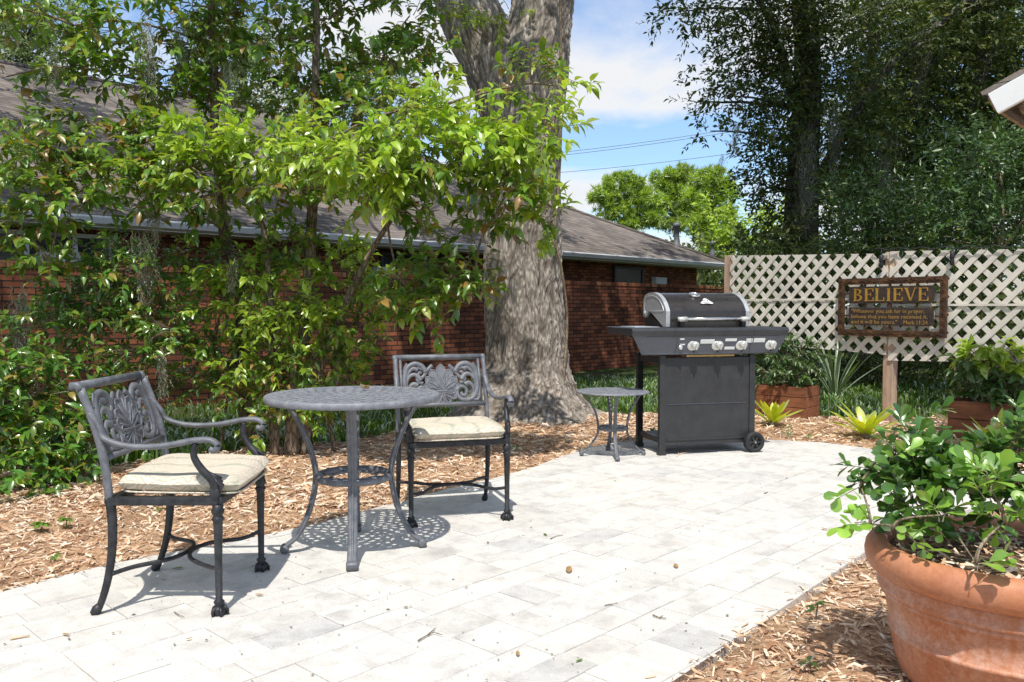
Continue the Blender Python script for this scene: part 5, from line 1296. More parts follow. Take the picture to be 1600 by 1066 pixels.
# ---------------------------------------------------------------- the big oak
OX, OY = 0.10, 8.72
oak = thing('oak_tree', 'massive oak with a thick furrowed grey trunk forking above the patio', 'tree', (OX, OY, 0))
RIDGE = []
def bark_tube(path, radii, n, lobes=0.0, seed=0, amp=0.017):
    P = [Vector(p) for p in path]; m = len(P); vs = []; prev = Vector((1, 0, 0))
    for i in range(m):
        t = (P[min(i + 1, m - 1)] - P[max(i - 1, 0)]).normalized(); a = (prev - t * t.dot(prev)).normalized(); bb = t.cross(a); prev = a
        for k in range(n):
            an = 2 * PI * k / n; r = radii[i]; z = P[i].z
            if lobes: r *= 1 + lobes * math.exp(-max(z, 0) / 0.32) * (0.5 + 0.5 * math.sin(5 * an + 1.0 + math.sin(an * 2))) + 0.04 * math.sin(2 * an + z)
            d = a * math.cos(an) + bb * math.sin(an); q = P[i] + d * r
            s = Vector((q.x * 15 + seed, q.y * 15, q.z * 5.0)); s += Vector((mnoise.noise(s * 0.45), mnoise.noise(s * 0.45 + Vector((9, 0, 0))), mnoise.noise(s * 0.6 + Vector((0, 5, 0))))) * 1.1
            e1 = min(1.0, abs(mnoise.noise(s)) * 5.0); e2 = min(1.0, abs(mnoise.noise(s * 1.55 + Vector((3, 8, 1)))) * 4.5); e3 = min(1.0, abs(mnoise.noise(s * 0.5 + Vector((7, 1, 4)))) * 6.0); s5 = Vector((q.x * 27 + seed, q.y * 27, q.z * 11.5)) + Vector((mnoise.noise(s * 0.8), mnoise.noise(s * 0.8 + Vector((2, 4, 0))), mnoise.noise(s + Vector((0, 5, 0))))) * 1.3; vd = mnoise.voronoi(s5)[0]; ev = min(1.0, (vd[1] - vd[0]) * 3.0 + 0.1); e = (0.40 + 0.60 * e1) * (0.55 + 0.45 * e2) * (0.6 + 0.4 * e3) * (0.42 + 0.58 * ev) * 1.15; RIDGE.append(e)
            q += d * (amp * 1.3 * (e - 0.55) + amp * 0.4 * mnoise.noise(s * 2.3) + 0.03 * mnoise.noise(Vector((q.x * 2, q.y * 2, q.z * 1.3 + seed))))
            vs.append(q)
    fs = [(i * n + k, i * n + (k + 1) % n, (i + 1) * n + (k + 1) % n, (i + 1) * n + k) for i in range(m - 1) for k in range(n)]
    return vs, fs
def densify(pts, rad, step):
    p = spline([Vector(q) for q in pts], 30); r = []
    k = len(pts) - 1
    for i in range(len(p)):
        u = i / 30; j = min(int(u), k - 1); f = u - j; f = f * f * (3 - 2 * f); r.append(rad[j] * (1 - f) + rad[j + 1] * f)
    out = [p[0]]; ro = [r[0]]; acc = 0
    for i in range(1, len(p)):
        acc += (p[i] - p[i - 1]).length
        if acc >= step: out.append(p[i]); ro.append(r[i]); acc = 0
    return out, ro
zP = lambda px, py: at(px, py, OY)
tpts = [(OX + 0.03, OY, -0.12), (OX + 0.03, OY, 0.10), (OX + 0.05, OY, 0.35), tuple(zP(824, 560)), tuple(zP(818, 450)), tuple(zP(817, 340)), tuple(zP(818, 220)), tuple(zP(826, 120)), tuple(zP(845, 20)), tuple(zP(858, -120)), tuple(zP(868, -330)), tuple(zP(885, -600))]
trad = [0.86, 0.60, 0.475, 0.40, 0.38, 0.375, 0.375, 0.385, 0.335, 0.325, 0.30, 0.24]
p, r = densify(tpts, trad, 0.013)
bm_ = MB(); v_, f_ = bark_tube(p, r, 280, 0.25, 0); bm_.add(v_, f_, True)
lpts = [tuple(zP(800, 205)), tuple(zP(775, 110)), tuple(zP(741, 40)), tuple(zP(714, -30)), tuple(zP(680, -150)), tuple(zP(600, -330)), tuple(zP(520, -520))]
p2, r2 = densify(lpts, [0.26, 0.325, 0.315, 0.275, 0.27, 0.23, 0.17], 0.017)
v_, f_ = bark_tube(p2, r2, 200, 0, 5); bm_.add(v_, f_, True)
rel(oak, bm_); tko = bm_.build('trunk', M['oakbark'], oak); atr = tko.data.attributes.new('ridge', 'FLOAT', 'POINT'); atr.data.foreach_set('value', RIDGE)
gl = np.random.default_rng(41); br = MB(); lv = Leaves('quad')
limb_ends = [p[-1], p2[-1], p[int(len(p) * 0.85)], p2[int(len(p2) * 0.75)]]
SUNY = 0.535
def oak_ok(c, mrg=0.0):
    "keep the crown clear of the sunny patio: its shadow must fall beyond it"
    sh = c[1] + SUNY * c[2]
    lim = 5.6 if c[0] < -3.0 else (8.35 if c[0] < 0.4 else 8.9)
    return sh > lim + mrg and c[2] > 2.6 + 0.375 * c[1]
cl = []
while len(cl) < 110:  # unseen crown clumps, thinned where sun should come through
    c = np.array([gl.uniform(-11, 5.5), gl.uniform(3.8, 18.5), gl.uniform(5.6, 13)])
    if c[0] > 0.5 and c[0] < 3.4 and gl.random() < 0.5: continue
    if abs(c[0]) < 0.75 and c[1] + SUNY * c[2] < 10.4 and gl.random() < 0.5: continue
    if c[0] < -2.0 and 9.2 < c[1] + SUNY * c[2] < 11.8 and gl.random() < 0.75: continue
    if oak_ok(c, 0.25): cl.append(c)
while len(cl) < 110 + 50:           # extra unseen clumps, placed to shade the wall and the house eave
    S_, z_ = gl.uniform(13.2, 18.5), gl.uniform(8.0, 11.5); c = np.array([gl.uniform(-1.5, 6.0), S_ - SUNY * z_, z_])
    if oak_ok(c, 0.25): cl.append(c)
for i in range(0):
    S_, z_ = gl.uniform(8.6, 9.1), gl.uniform(7, 8.6); cl.append(np.array([gl.uniform(-0.5, 0.35), S_ - SUNY * z_, z_]))
for i in range(6):  # unseen clumps added to shade the upper camphor leaves
    c = np.array([gl.uniform(-5.6, -0.1), gl.uniform(4.3, 5.9), gl.uniform(6.9, 7.9)])
    if oak_ok(c, 0.15): cl.append(c)
for i, c in enumerate(cl):
    if i % 3 == 0:
        a = min(limb_ends, key=lambda q: (q - Vector(c)).length); limb(br, a, c, 0.07, 0.02, 0.08, 6, 7, 0.1, i)
    spray(lv, None, c, (0.60, 0.60, 0.40), 32, gl, 0.17, 0.55, 10, (0.25, 0.5), 0.2, 0.6, 0.5)
rel(oak, br); br.build('branch', M['forestbark'], oak); lv.build('crown', M['oakleaf'], oak)
# epiphyte tufts and a climbing vine on the trunk
b = MB()
vp = [(876, 610, 0), (884, 520, 0), (882, 470, 0.3), (874, 420, -.2), (864, 372, 0.1), (870, 300, 0), (874, 200, 0), (873, 100, 0), (872, 0, 0), (874, -90, 0)]
pp = []
for px, py, w in vp:
    q = at(px, py, OY); cx = 818 if py > 150 else 818 + (150 - py) * 0.18
    ang = math.asin(max(-0.98, min(0.98, (q.x - at(cx, py, OY).x) / 0.47))); pp.append(Vector((q.x, OY - 0.47 * math.cos(ang) - 0.01, q.z)))
b.tube(spline(pp, 6), 0.014, 7); vt = b.build('vine_stem', M['twig']); vt.name = 'climbing_vine'; tag(vt, 'thin bare woody vine climbing the right side of the big oak trunk', 'vine')
g5 = np.random.default_rng(5); ep = Leaves('camphor'); eb = MB()
et = thing('leafy_sprout', 'small tuft of light green leaves sprouting in the fork of the big oak', 'sprout', tuple(at(765, 60, OY - 0.45)))
for (px, py, n) in ((768, 22, 7), (800, 18, 4), (735, 45, 4), (720, 20, 4)):
    c = at(px, py, OY - 0.5); limb(eb, at(770, 70, OY - 0.3), c, 0.006, 0.003, 0.1, 4, 5); spray(ep, eb, c, (0.16, 0.08, 0.14), n, g5, 0.085, 0.42)
rel(et, eb); eb.build('twig', M['twig'], et); ep.build('leaves', M['camphor_bright'], et)

# ---------------------------------------------------------------- trees with one crown each, built from clumps
def crown_tree(name, label, base, trunk, r0, clumps, seed, mat, leafL, nl=10, kind='quad', ratio=0.5, group=None, bark='forestbark', cat='tree', twl=(0.3, 0.6), droop=0.2, branch_every=2, bright=0.0):
    g = np.random.default_rng(seed); t = thing(name, label, cat, base, 0, group)
    tw = MB()
    for tr, rr in zip(trunk, r0):
        q = spline([Vector(p_) for p_ in trunk[tr]] if isinstance(trunk, dict) else [Vector(p_) for p_ in tr], 6); tw.tube(q, lerpl(rr, rr * 0.4, len(q)), 14)
    tp_all = [q for tr in trunk for q in spline([Vector(p_) for p_ in tr], 6)]
    lv = Leaves(kind)
    for i, (c, rad, n) in enumerate(clumps):
        if i % branch_every == 0:
            a = min(tp_all, key=lambda q: (q - Vector(c)).length + (0.5 if q.z > c[2] else 0)); limb(tw, a, c, 0.022 * r0[0] / 0.3 + 0.012, 0.010, 0.05, 6, 6, 0.12, i)
        spray(lv, None, c, rad, n, g, leafL, ratio, nl, twl, droop, 0.6, 0.45)
    rel(t, tw); tw.build('trunk', M[bark], t); lv.build('crown', M[mat], t)
    return t
def pxclumps(g, n, x0, x1, y0, y1, ya, yb, r, ntw, test=None):
    out = []
    while len(out) < n:
        px, py, Y = g.uniform(x0, x1), g.uniform(y0, y1), g.uniform(ya, yb)
        if test and not test(px, py): continue
        c = at(px, py, Y)
        if c.z < 0.1: continue
        out.append((np.array(c), (r, r, r * 0.7), ntw))
    return out
gf = np.random.default_rng(77)
# vine-clad oak behind the fence: trunk, rising limb, leafy left flank, high canopy
FY = 15.0
tr_main = [tuple(G(1250, 567)), tuple(at(1250, 400, FY)), tuple(at(1255, 250, FY)), tuple(at(1262, 100, FY)), tuple(at(1250, -60, FY)), tuple(at(1240, -250, FY))]
tr_main[0] = (at(1250, 400, FY).x, FY, -0.1)
tr_limb = [tuple(at(1262, 330, FY)), tuple(at(1290, 260, FY)), tuple(at(1330, 190, FY)), tuple(at(1385, 110, FY - .3)), tuple(at(1440, 60, FY - .5)), tuple(at(1560, -40, FY - .8))]
tr_l2 = [tuple(at(1240, 170, FY)), tuple(at(1215, 60, FY)), tuple(at(1170, -20, FY - .5)), tuple(at(1100, -80, FY - 1))]
cl = []
for (px, py, rx, ry, n) in ((1060, 18, 30, 14, 7), (1100, 40, 30, 20, 7), (1130, 8, 40, 16, 9), (1170, 40, 40, 30, 12), (1150, 85, 28, 26, 8), (1095, 110, 16, 12, 2), (1085, 160, 14, 8, 2), (1120, 130, 20, 20, 4), (1110, 170, 14, 10, 2), (1200, 90, 36, 40, 15), (1180, 140, 34, 36, 14), (1215, 160, 26, 40, 14), (1140, 150, 20, 20, 4), (1205, 220, 26, 34, 14), (1195, 260, 20, 26, 9), (1210, 300, 24, 26, 11), (1185, 285, 16, 12, 4), (1230, 40, 34, 40, 14), (1290, 20, 40, 40, 14), (1300, 90, 30, 34, 10), (1270, 190, 20, 26, 5), (1340, 30, 40, 34, 13), (1240, 350, 26, 18, 5), (1215, 372, 26, 14, 6), (1180, 378, 20, 10, 4), (1290, 140, 24, 28, 7), (1340, 120, 26, 26, 6), (1110, 205, 12, 10, 2)):
    cl.append((np.array(at(px, py, FY + gf.uniform(-0.8, 0.3))), (pxr(rx, FY), 0.55, pxr(ry, FY)), n * 4))
for py in range(-40, 400, 17):       # leafy vines climbing the trunk and hanging down its left side
    for dx in (-34, -14, 22):
        if dx == 22 and 200 < py < 330 or dx == -14 and py > 150: continue
        cl.append((np.array(at(1250 + dx + gf.uniform(-10, 10), py + gf.uniform(-8, 8), FY - 0.25 + gf.uniform(-0.25, 0.1))), (0.22, 0.22, 0.24), 9))
for i in range(46):  # unseen clumps above the view, placed to shade the wood below
    while True:
        c = np.array([gf.uniform(2.6, 13), gf.uniform(8.5, 16.5), gf.uniform(6.5, 12)])
        if c[2] > 1.9 + 0.385 * c[1] and c[1] + SUNY * c[2] > 12.3: break
    cl.append((c, (0.8, 0.8, 0.45), 14))
for i in range(34):
    u_ = gf.random(); cl.append((np.array(at(1275 + 290 * u_ + gf.uniform(-22, 22), 300 - 330 * u_ + gf.uniform(-30, 25), FY - 0.5 + gf.uniform(-0.4, 0.5))), (0.34, 0.3, 0.3), 16))
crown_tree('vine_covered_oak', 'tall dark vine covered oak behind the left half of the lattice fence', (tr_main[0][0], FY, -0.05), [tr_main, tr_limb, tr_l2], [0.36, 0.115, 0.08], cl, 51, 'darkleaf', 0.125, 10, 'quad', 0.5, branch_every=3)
# the wood behind the fence
woods = [('tangled dark evergreen tree behind the hanging sign, right of the vine covered oak', 1315, 1410, 16.5, 46, 'darkleaf', 1350),
         ('dark broad leaved tree above the right half of the lattice fence', 1390, 1500, 17.0, 50, 'darkleaf', 1450),
         ('tall dark green tree behind the white porch roof corner', 1480, 1600, 15.5, 56, 'darkleaf', 1530),
         ('dark tree at the far right edge of the photo behind the fence', 1570, 1700, 14.5, 46, 'darkleaf', 1620)]
for i, (lab, x0, x1, Y, n, mt, tx) in enumerate(woods):
    cl = pxclumps(gf, n, x0, x1, -60, 400, Y - 1.2, Y + 1.8, 0.66, 30)
    b0 = at(tx, 400, Y)
    trk = [(b0.x, Y, -0.1), tuple(at(tx + 8, 330, Y)), tuple(at(tx - 12, 200, Y)), tuple(at(tx + 15, 60, Y)), tuple(at(tx, -80, Y))]
    trk2 = [tuple(at(tx + 6, 340, Y)), tuple(at(tx + 40, 230, Y)), tuple(at(tx + 60, 120, Y))]
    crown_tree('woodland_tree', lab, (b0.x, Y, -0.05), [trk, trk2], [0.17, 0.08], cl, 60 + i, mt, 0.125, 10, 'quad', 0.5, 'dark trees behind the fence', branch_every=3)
under = [('bright leafed bush behind the right end of the fence, below the porch roof corner', 1475, 1640, 215, 385, 10.8, 30, 'midleaf'),
         ('dark leafy thicket seen through the lattice right of the sign', 1460, 1640, 400, 570, 10.2, 34, 'darkleaf'),
         ('dark undergrowth bush seen through the lattice behind the sign', 1290, 1480, 380, 590, 12.0, 40, 'darkleaf'),
         ('shadowed bush seen through the lattice left of the sign', 1165, 1310, 385, 570, 13.0, 34, 'darkleaf'),
         ('dense bush above the middle of the lattice fence below the dark trees', 1310, 1500, 290, 400, 13.0, 30, 'midleaf')]
for i, (lab, x0, x1, y0, y1, Y, n, mt) in enumerate(under):
    cl = pxclumps(gf, n, x0, x1, y0, y1, Y - 0.6, Y + 0.8, 0.45, 20)
    b0 = at((x0 + x1) / 2, 500, Y)
    trk = [(b0.x, Y, -0.05), tuple(at((x0 + x1) / 2 + 10, (y0 + y1) / 2, Y))]
    crown_tree('understorey_bush', lab, (b0.x, Y, -0.05), [trk], [0.05], cl, 80 + i, mt, 0.10, 10, 'quad', 0.45, 'bushes behind the fence', 'twig', 'bush', (0.2, 0.45), 0.2, 3)
# far-off wood closing the horizon
gw_ = np.random.default_rng(3); lv = Leaves('quad')
for i in range(620):
    a = gw_.uniform(R(-8), R(62)); d = gw_.uniform(30, 44); c = np.array([d * math.sin(a), d * math.cos(a), gw_.uniform(0.2, 3.2 + 13 * min(1, max(0, (a - R(20)) / R(6))))])
    if c[0] * NV.x + c[1] * NV.y > 9.5 and c[0] * U.x + c[1] * U.y < 23: continue
    spray(lv, None, c, (1.6, 1.2, 0.9), 13, gw_, 0.34, 0.5, 9, (0.5, 1.0), 0.2, 0.6, 0.5)
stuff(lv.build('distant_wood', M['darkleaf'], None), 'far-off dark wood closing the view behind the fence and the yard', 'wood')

# pines beyond the end of the roof
def pine(label, px, Y, blobs, seed):
    g = np.random.default_rng(seed); b0 = at(px, 470, Y); t = thing('pine_tree', label, 'tree', (b0.x, Y, -0.05), 0, 'pines beyond the roof')
    topy = min(b_[1] for b_ in blobs); tk = [Vector((b0.x, Y, -0.05)), at(px + 3, 400, Y), at(px - 2, (topy + 400) / 2, Y), at(px, topy + 12, Y)]
    tw = MB(); q = spline(tk, 6); tw.tube(q, lerpl(0.20, 0.06, len(q)), 10); lv = Leaves('needle')
    for (bx, by, rx, ry) in blobs:
        c = at(bx, by, Y); a = min(q, key=lambda s: (s - c).length + (0 if s.z < c.z else 1)); limb(tw, a, c, 0.06, 0.02, 0.06, 6, 6, 0.1, int(bx))
        nt = int(rx * ry / 4.0); R_ = np.array([pxr(rx, Y), pxr((rx + ry) / 2, Y), pxr(ry, Y)])
        u = nrmz(g.normal(size=(nt, 3))); pos = np.array(c) + u * (g.random(nt) ** 0.45)[:, None] * R_
        k = 26; ti = np.repeat(np.arange(nt), k)
        ax = nrmz(g.normal(size=(nt * k, 3)) + u[ti] * 0.6 + np.array([0, 0, 0.45]))
        L = g.uniform(0.20, 0.36, nt * k); lv.add(pos[ti], ax, g.normal(size=(nt * k, 3)), L, np.full(nt * k, 0.05))
    rel(t, tw); tw.build('trunk', M['forestbark'], t); lv.build('crown', M['pine'], t)
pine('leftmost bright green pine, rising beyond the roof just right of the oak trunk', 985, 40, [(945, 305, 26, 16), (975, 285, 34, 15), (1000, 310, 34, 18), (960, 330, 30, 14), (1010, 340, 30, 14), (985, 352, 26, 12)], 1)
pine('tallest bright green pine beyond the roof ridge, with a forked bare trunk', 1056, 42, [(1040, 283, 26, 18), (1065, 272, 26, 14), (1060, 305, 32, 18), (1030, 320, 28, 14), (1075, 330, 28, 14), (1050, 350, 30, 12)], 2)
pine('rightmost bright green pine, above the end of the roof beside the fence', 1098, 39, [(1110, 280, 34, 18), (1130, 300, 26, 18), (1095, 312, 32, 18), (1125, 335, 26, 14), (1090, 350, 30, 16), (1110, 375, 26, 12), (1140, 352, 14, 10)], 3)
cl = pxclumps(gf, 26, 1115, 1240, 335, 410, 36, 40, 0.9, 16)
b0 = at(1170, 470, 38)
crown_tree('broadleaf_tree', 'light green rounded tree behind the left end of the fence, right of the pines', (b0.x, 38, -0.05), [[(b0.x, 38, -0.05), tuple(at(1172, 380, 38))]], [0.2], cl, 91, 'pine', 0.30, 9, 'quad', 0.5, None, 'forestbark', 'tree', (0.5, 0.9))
# oaks behind the house
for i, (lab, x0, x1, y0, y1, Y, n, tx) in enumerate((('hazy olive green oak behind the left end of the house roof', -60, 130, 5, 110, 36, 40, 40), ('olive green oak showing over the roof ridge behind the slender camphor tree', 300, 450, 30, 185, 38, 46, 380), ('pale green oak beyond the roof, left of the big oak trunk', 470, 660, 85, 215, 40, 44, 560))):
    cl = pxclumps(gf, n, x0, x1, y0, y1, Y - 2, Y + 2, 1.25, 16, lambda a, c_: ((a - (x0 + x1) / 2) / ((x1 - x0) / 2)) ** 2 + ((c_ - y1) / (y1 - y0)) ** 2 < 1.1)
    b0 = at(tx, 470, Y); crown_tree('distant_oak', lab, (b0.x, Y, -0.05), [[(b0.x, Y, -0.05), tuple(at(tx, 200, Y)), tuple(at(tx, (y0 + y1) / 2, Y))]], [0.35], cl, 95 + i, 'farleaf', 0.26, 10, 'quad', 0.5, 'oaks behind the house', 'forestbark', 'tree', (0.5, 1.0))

# ---------------------------------------------------------------- hanging moss
def moss(label, px, py, Y, wpx, hpx, n, seed, grp):
    n = int(n * 1.5); g = np.random.default_rng(seed); o = at(px, py, Y); vs = []; fs = []
    w = pxr(wpx, Y) * 0.8; h = pxr(hpx, Y) * 1.25
    for i in range(n):
        x = g.normal(0, w * 0.35); y = g.normal(0, w * 0.3); u_ = g.random(); z0 = -0.7 * u_ * h; x *= 1 - 0.65 * u_; y *= 1 - 0.65 * u_; L = h * g.uniform(0.12, 0.42); k = 14; fq = g.uniform(0.8, 1.8); am = g.uniform(0.35, 0.95); ph = g.uniform(0, 6)
        wd = 0.0017 * (Y / 6.0) ** 0.7; an = g.uniform(0, PI); s = np.array([math.cos(an), math.sin(an), 0]) * wd
        p = np.array([x, y, z0]); base = len(vs)
        for j in range(k + 1):
            vs.append(tuple(p - s)); vs.append(tuple(p + s)); p = p + np.array([am * math.sin(fq * j + ph), am * math.cos(fq * j * 0.9 + ph * 2), -0.8 + 0.5 * math.sin(fq * j * 1.3)]) * (L / k) + np.array([g.normal(0, 0.006), g.normal(0, 0.006), g.normal(0, 0.004)])
        fs += [(base + 2 * j, base + 2 * j + 1, base + 2 * j + 3, base + 2 * j + 2) for j in range(k)]
    ob = mesh_obj('spanish_moss', vs, fs, M['moss']); ob.location = o; tag(ob, label, 'moss', grp)
GM = 'spanish moss hanging in the camphor trees'
moss('long pale moss strand hanging over the roof at the upper left', 232, 20, 6.3, 26, 120, 90, 1, GM)
moss('moss tuft in the top left leaves, left of the long strand', 84, 70, 6.2, 26, 70, 60, 2, GM)
moss('grey moss clump hanging beside the slender camphor trunk near the top', 282, 20, 6.5, 26, 85, 70, 3, GM)
moss('pale brown moss beside the thin camphor trunk over the roof edge', 355, 95, 6.5, 18, 100, 70, 4, GM)
moss('moss hanging across the white gutter left of the camphor trunk', 240, 255, 6.2, 26, 110, 90, 5, GM)
moss('moss hanging below the bright leaves over the middle of the roof', 472, 235, 6.2, 24, 85, 70, 6, GM)
moss('wide moss curtain on the glossy shrub above the brick wall', 225, 360, 6.15, 46, 100, 120, 7, GM)
moss('wispy moss hanging on the brick wall at the far left', 28, 440, 6.0, 34, 120, 90, 8, GM)
moss('pale moss wisp hanging just above the left armchair back', 252, 545, 6.0, 14, 78, 50, 9, GM)
moss('thin moss strand under the branch left of the oak trunk', 736, 305, 6.3, 14, 80, 45, 10, GM)
moss('small moss bundle in the shrub behind the round table', 362, 400, 6.3, 26, 60, 50, 11, GM)
GM2 = 'spanish moss hanging in the vine covered oak'
moss('dark moss tail hanging against the sky from the vine covered oak', 1148, 188, 14.0, 18, 48, 60, 12, GM2)
moss('thin dark moss wisp near the bottom left of the vine covered oak', 1128, 240, 14.0, 10, 30, 24, 13, GM2)
moss('grey moss veil beside the rising limb of the vine covered oak', 1305, 150, 14.2, 30, 110, 110, 14, GM2)
moss('grey moss hanging over the trunk of the vine covered oak', 1262, 200, 14.2, 40, 140, 150, 15, GM2)
moss('grey moss high in the dark trees left of the porch roof corner', 1440, 40, 14.5, 40, 110, 120, 16, GM2)
moss('pale moss curtain in the dark trees above the sign', 1385, 200, 14.5, 40, 110, 120, 17, GM2)

# ---------------------------------------------------------------- strap-leaved plants
def strap(lv_v, lv_f, base, az, length, width, rise, droop, n=9, fold=0.25, taper=0.5):
    "one arching strap leaf as a folded strip"
    d = Vector((math.cos(az), math.sin(az), 0)); s = Vector((-math.sin(az), math.cos(az), 0)); p = Vector(base); el = rise; k0 = len(lv_v)
    for i in range(n + 1):
        t = i / n; w = width * (0.55 + 0.9 * t if t < 0.5 else 1.0) * (1.0 if t < taper else max(0.0, 1 - ((t - taper) / (1 - taper)) ** 2.2)) * 0.5
        dr = d * math.cos(el) + Vector((0, 0, 1)) * math.sin(el); up = s.cross(dr)
        lv_v += [tuple(p - s * w - up * (-fold * w)), tuple(p), tuple(p + s * w + up * (fold * w))]
        p = p + dr * (length / n); el -= droop / n
    for i in range(n):
        a = k0 + 3 * i; lv_f += [(a, a + 1, a + 4, a + 3), (a + 1, a + 2, a + 5, a + 4)]
def rosette(name, label, cat, loc, n, ln, wd, rise, droop, seed, mat, group=None, inner=True, az_bias=None):
    g = random.Random(seed); t = thing(name, label, cat, loc, 0, group); v = []; f = []
    for i in range(n):
        u = i / n; az = i * 2.399 + g.uniform(-0.2, 0.2) if az_bias is None else g.gauss(az_bias[0], az_bias[1])
        strap(v, f, (0.012 * math.cos(az), 0.012 * math.sin(az), 0.01), az, ln * g.uniform(0.75, 1.1), wd * g.uniform(0.85, 1.1), rise[0] + (rise[1] - rise[0]) * u + g.uniform(-0.08, 0.08), droop * g.uniform(0.7, 1.2), 9, 0.35, 0.62)
    mesh_obj('leaves', v, f, M[mat], t, [True] * len(f))
    b = MB(); k_ = min(1.0, ln / 0.3) ** 2; b.lathe([(0.035 * k_, -0.03), (0.045 * k_, 0.01 * k_), (0.03 * k_, 0.05 * k_), (0.012 * k_, 0.08 * k_)], 12); b.build('leaf_base', M['yucca'] if mat != 'lime' else M['twig'], t)
    return t
GB = 'yellow green bromeliads in the mulch'
rosette('bromeliad', 'yellow green bromeliad in front of the left planter box', 'bromeliad', tuple(G(1207, 664)), 16, 0.30, 0.062, (0.75, 1.4), 0.55, 1, 'lime', GB)
rosette('bromeliad', 'yellow green bromeliad left of the wooden fence post', 'bromeliad', tuple(G(1352, 682)), 20, 0.36, 0.066, (0.55, 1.35), 0.75, 2, 'lime', GB)
rosette('bromeliad', 'yellow green bromeliad in front of the right planter, half hidden by the pot shrub', 'bromeliad', tuple(G(1556, 706)), 18, 0.34, 0.055, (0.45, 1.35), 0.7, 3, 'lime', GB)
yu = rosette('yucca', 'grey green strap leaved plant below the fence, right of the left planter', 'plant', (4.05, 10.4, -0.04), 16, 0.95, 0.045, (0.9, 1.5), 0.55, 4, 'yucca')
rosette('grass_tuft', 'tiny dark grass tuft in the mulch between the two bromeliads', 'weed', tuple(G(1232, 682)), 14, 0.12, 0.008, (0.3, 1.3), 0.8, 5, 'grass')

# plants in the planters
def box_plant(label, base, name, cl, stems, seed, mat, leafL, **kw):
    return shrub(label, base, stems, cl, seed, mat, leafL, name=name, **kw)
pa = G(1215, 652); zt = 0.29
box_plant('mixed leafy green plants growing in the left planter box', (pa.x + 0.05, pa.y + 0.2, 0.26), 'planter_plant', [(1205, 580, 8.55, 18, 16, .12, 6), (1232, 565, 8.6, 22, 20, .14, 8), (1256, 580, 8.55, 20, 18, .12, 7), (1225, 540, 8.7, 18, 16, .12, 6), (1250, 550, 8.7, 18, 18, .12, 6), (1268, 560, 8.6, 14, 16, .1, 5), (1240, 592, 8.5, 26, 8, .1, 6), (1205, 555, 8.7, 14, 12, .1, 4)], [(pa.x - 0.05, pa.y + 0.2, 0.26), (pa.x + 0.08, pa.y + 0.18, 0.26), (pa.x + 0.2, pa.y + 0.15, 0.26)], 61, 'midleaf', 0.075, stem_r=0.006, twl=(0.08, 0.16), cat='plant', nl=9)
pb = G(1530, 685)
box_plant('tall thin stemmed plant with broad green leaves in the right planter box', (pb.x, pb.y + 0.2, 0.26), 'stem_plant', [(1505, 570, 7.2, 14, 14, .1, 5), (1530, 555, 7.2, 20, 14, .1, 7), (1560, 550, 7.2, 20, 16, .1, 7), (1585, 560, 7.15, 20, 18, .1, 7), (1545, 585, 7.15, 20, 14, .1, 6), (1575, 600, 7.1, 20, 18, .1, 7), (1590, 640, 7.1, 16, 18, .1, 6), (1605, 590, 7.1, 20, 30, .1, 8), (1535, 625, 7.1, 12, 8, .08, 4), (1560, 640, 7.1, 18, 10, .08, 5), (1520, 600, 7.15, 10, 12, .08, 3)], [(pb.x - 0.12, pb.y + 0.2, 0.26), (pb.x - 0.03, pb.y + 0.22, 0.26), (pb.x + 0.06, pb.y + 0.18, 0.26), (pb.x + 0.15, pb.y + 0.2, 0.26)], 62, 'midleaf', 0.105, ratio=0.5, stem_r=0.008, twl=(0.06, 0.14), cat='plant', nl=7, bright={(1560, 550), (1530, 555), (1585, 560)})
# shrub in the terracotta pot
PX = POTC
pst = [(PX[0] + dx, PX[1] + dy, 0.38) for dx, dy in ((-0.10, -0.03), (-0.04, 0.06), (0.03, -0.06), (0.08, 0.05), (0.0, 0.0), (0.14, -0.02), (-0.15, 0.05))]
pc_ = [(1395, 745, 2.42, 26, 24, .06, 7), (1425, 780, 2.36, 30, 24, .08, 9), (1440, 730, 2.42, 32, 28, .08, 10), (1480, 715, 2.45, 34, 24, .08, 9), (1490, 750, 2.5, 30, 24, .08, 7), (1530, 728, 2.45, 36, 24, .09, 10), (1575, 715, 2.45, 34, 26, .09, 10), (1590, 755, 2.38, 38, 34, .09, 12), (1360, 735, 2.4, 14, 18, .05, 3), (1425, 690, 2.5, 22, 16, .06, 4), (1448, 655, 2.5, 14, 14, .05, 3), (1565, 800, 2.4, 24, 18, .08, 4), (1625, 690, 2.4, 40, 40, .1, 12), (1640, 790, 2.4, 36, 32, .1, 7), (1600, 655, 2.45, 18, 24, .06, 5), (1400, 705, 2.45, 16, 12, .05, 3), (1690, 730, 2.35, 40, 50, .1, 12), (1465, 755, 2.4, 30, 26, .08, 7), (1555, 745, 2.45, 34, 28, .09, 9), (1410, 760, 2.45, 22, 22, .07, 5)]
pbr = [(1545, 760, 2.12, 26, 26, .05, 6), (1570, 815, 2.10, 20, 20, .05, 4), (1470, 805, 2.2, 14, 8, .04, 2), (1360, 820, 2.28, 12, 8, .03, 2), (1395, 828, 2.25, 14, 6, .03, 2), (1385, 715, 2.35, 8, 6, .03, 1), (1525, 880, 2.02, 6, 6, .02, 1), (1345, 760, 2.36, 6, 5, .02, 1)]
DENS = 1.15
shrub('bushy shrub with rounded paddle shaped leaves growing in the terracotta pot', (PX[0], PX[1], 0.38), pst, pc_ + pbr, 63, 'potleaf', 0.052, 0.66, 'obovate', 'potted_shrub', None, 0.0, 9, (0.05, 0.11), 0.0055, 'plant', 0.0013, 'twig', {(a[0], a[1]) for a in pbr}, 'potbright')

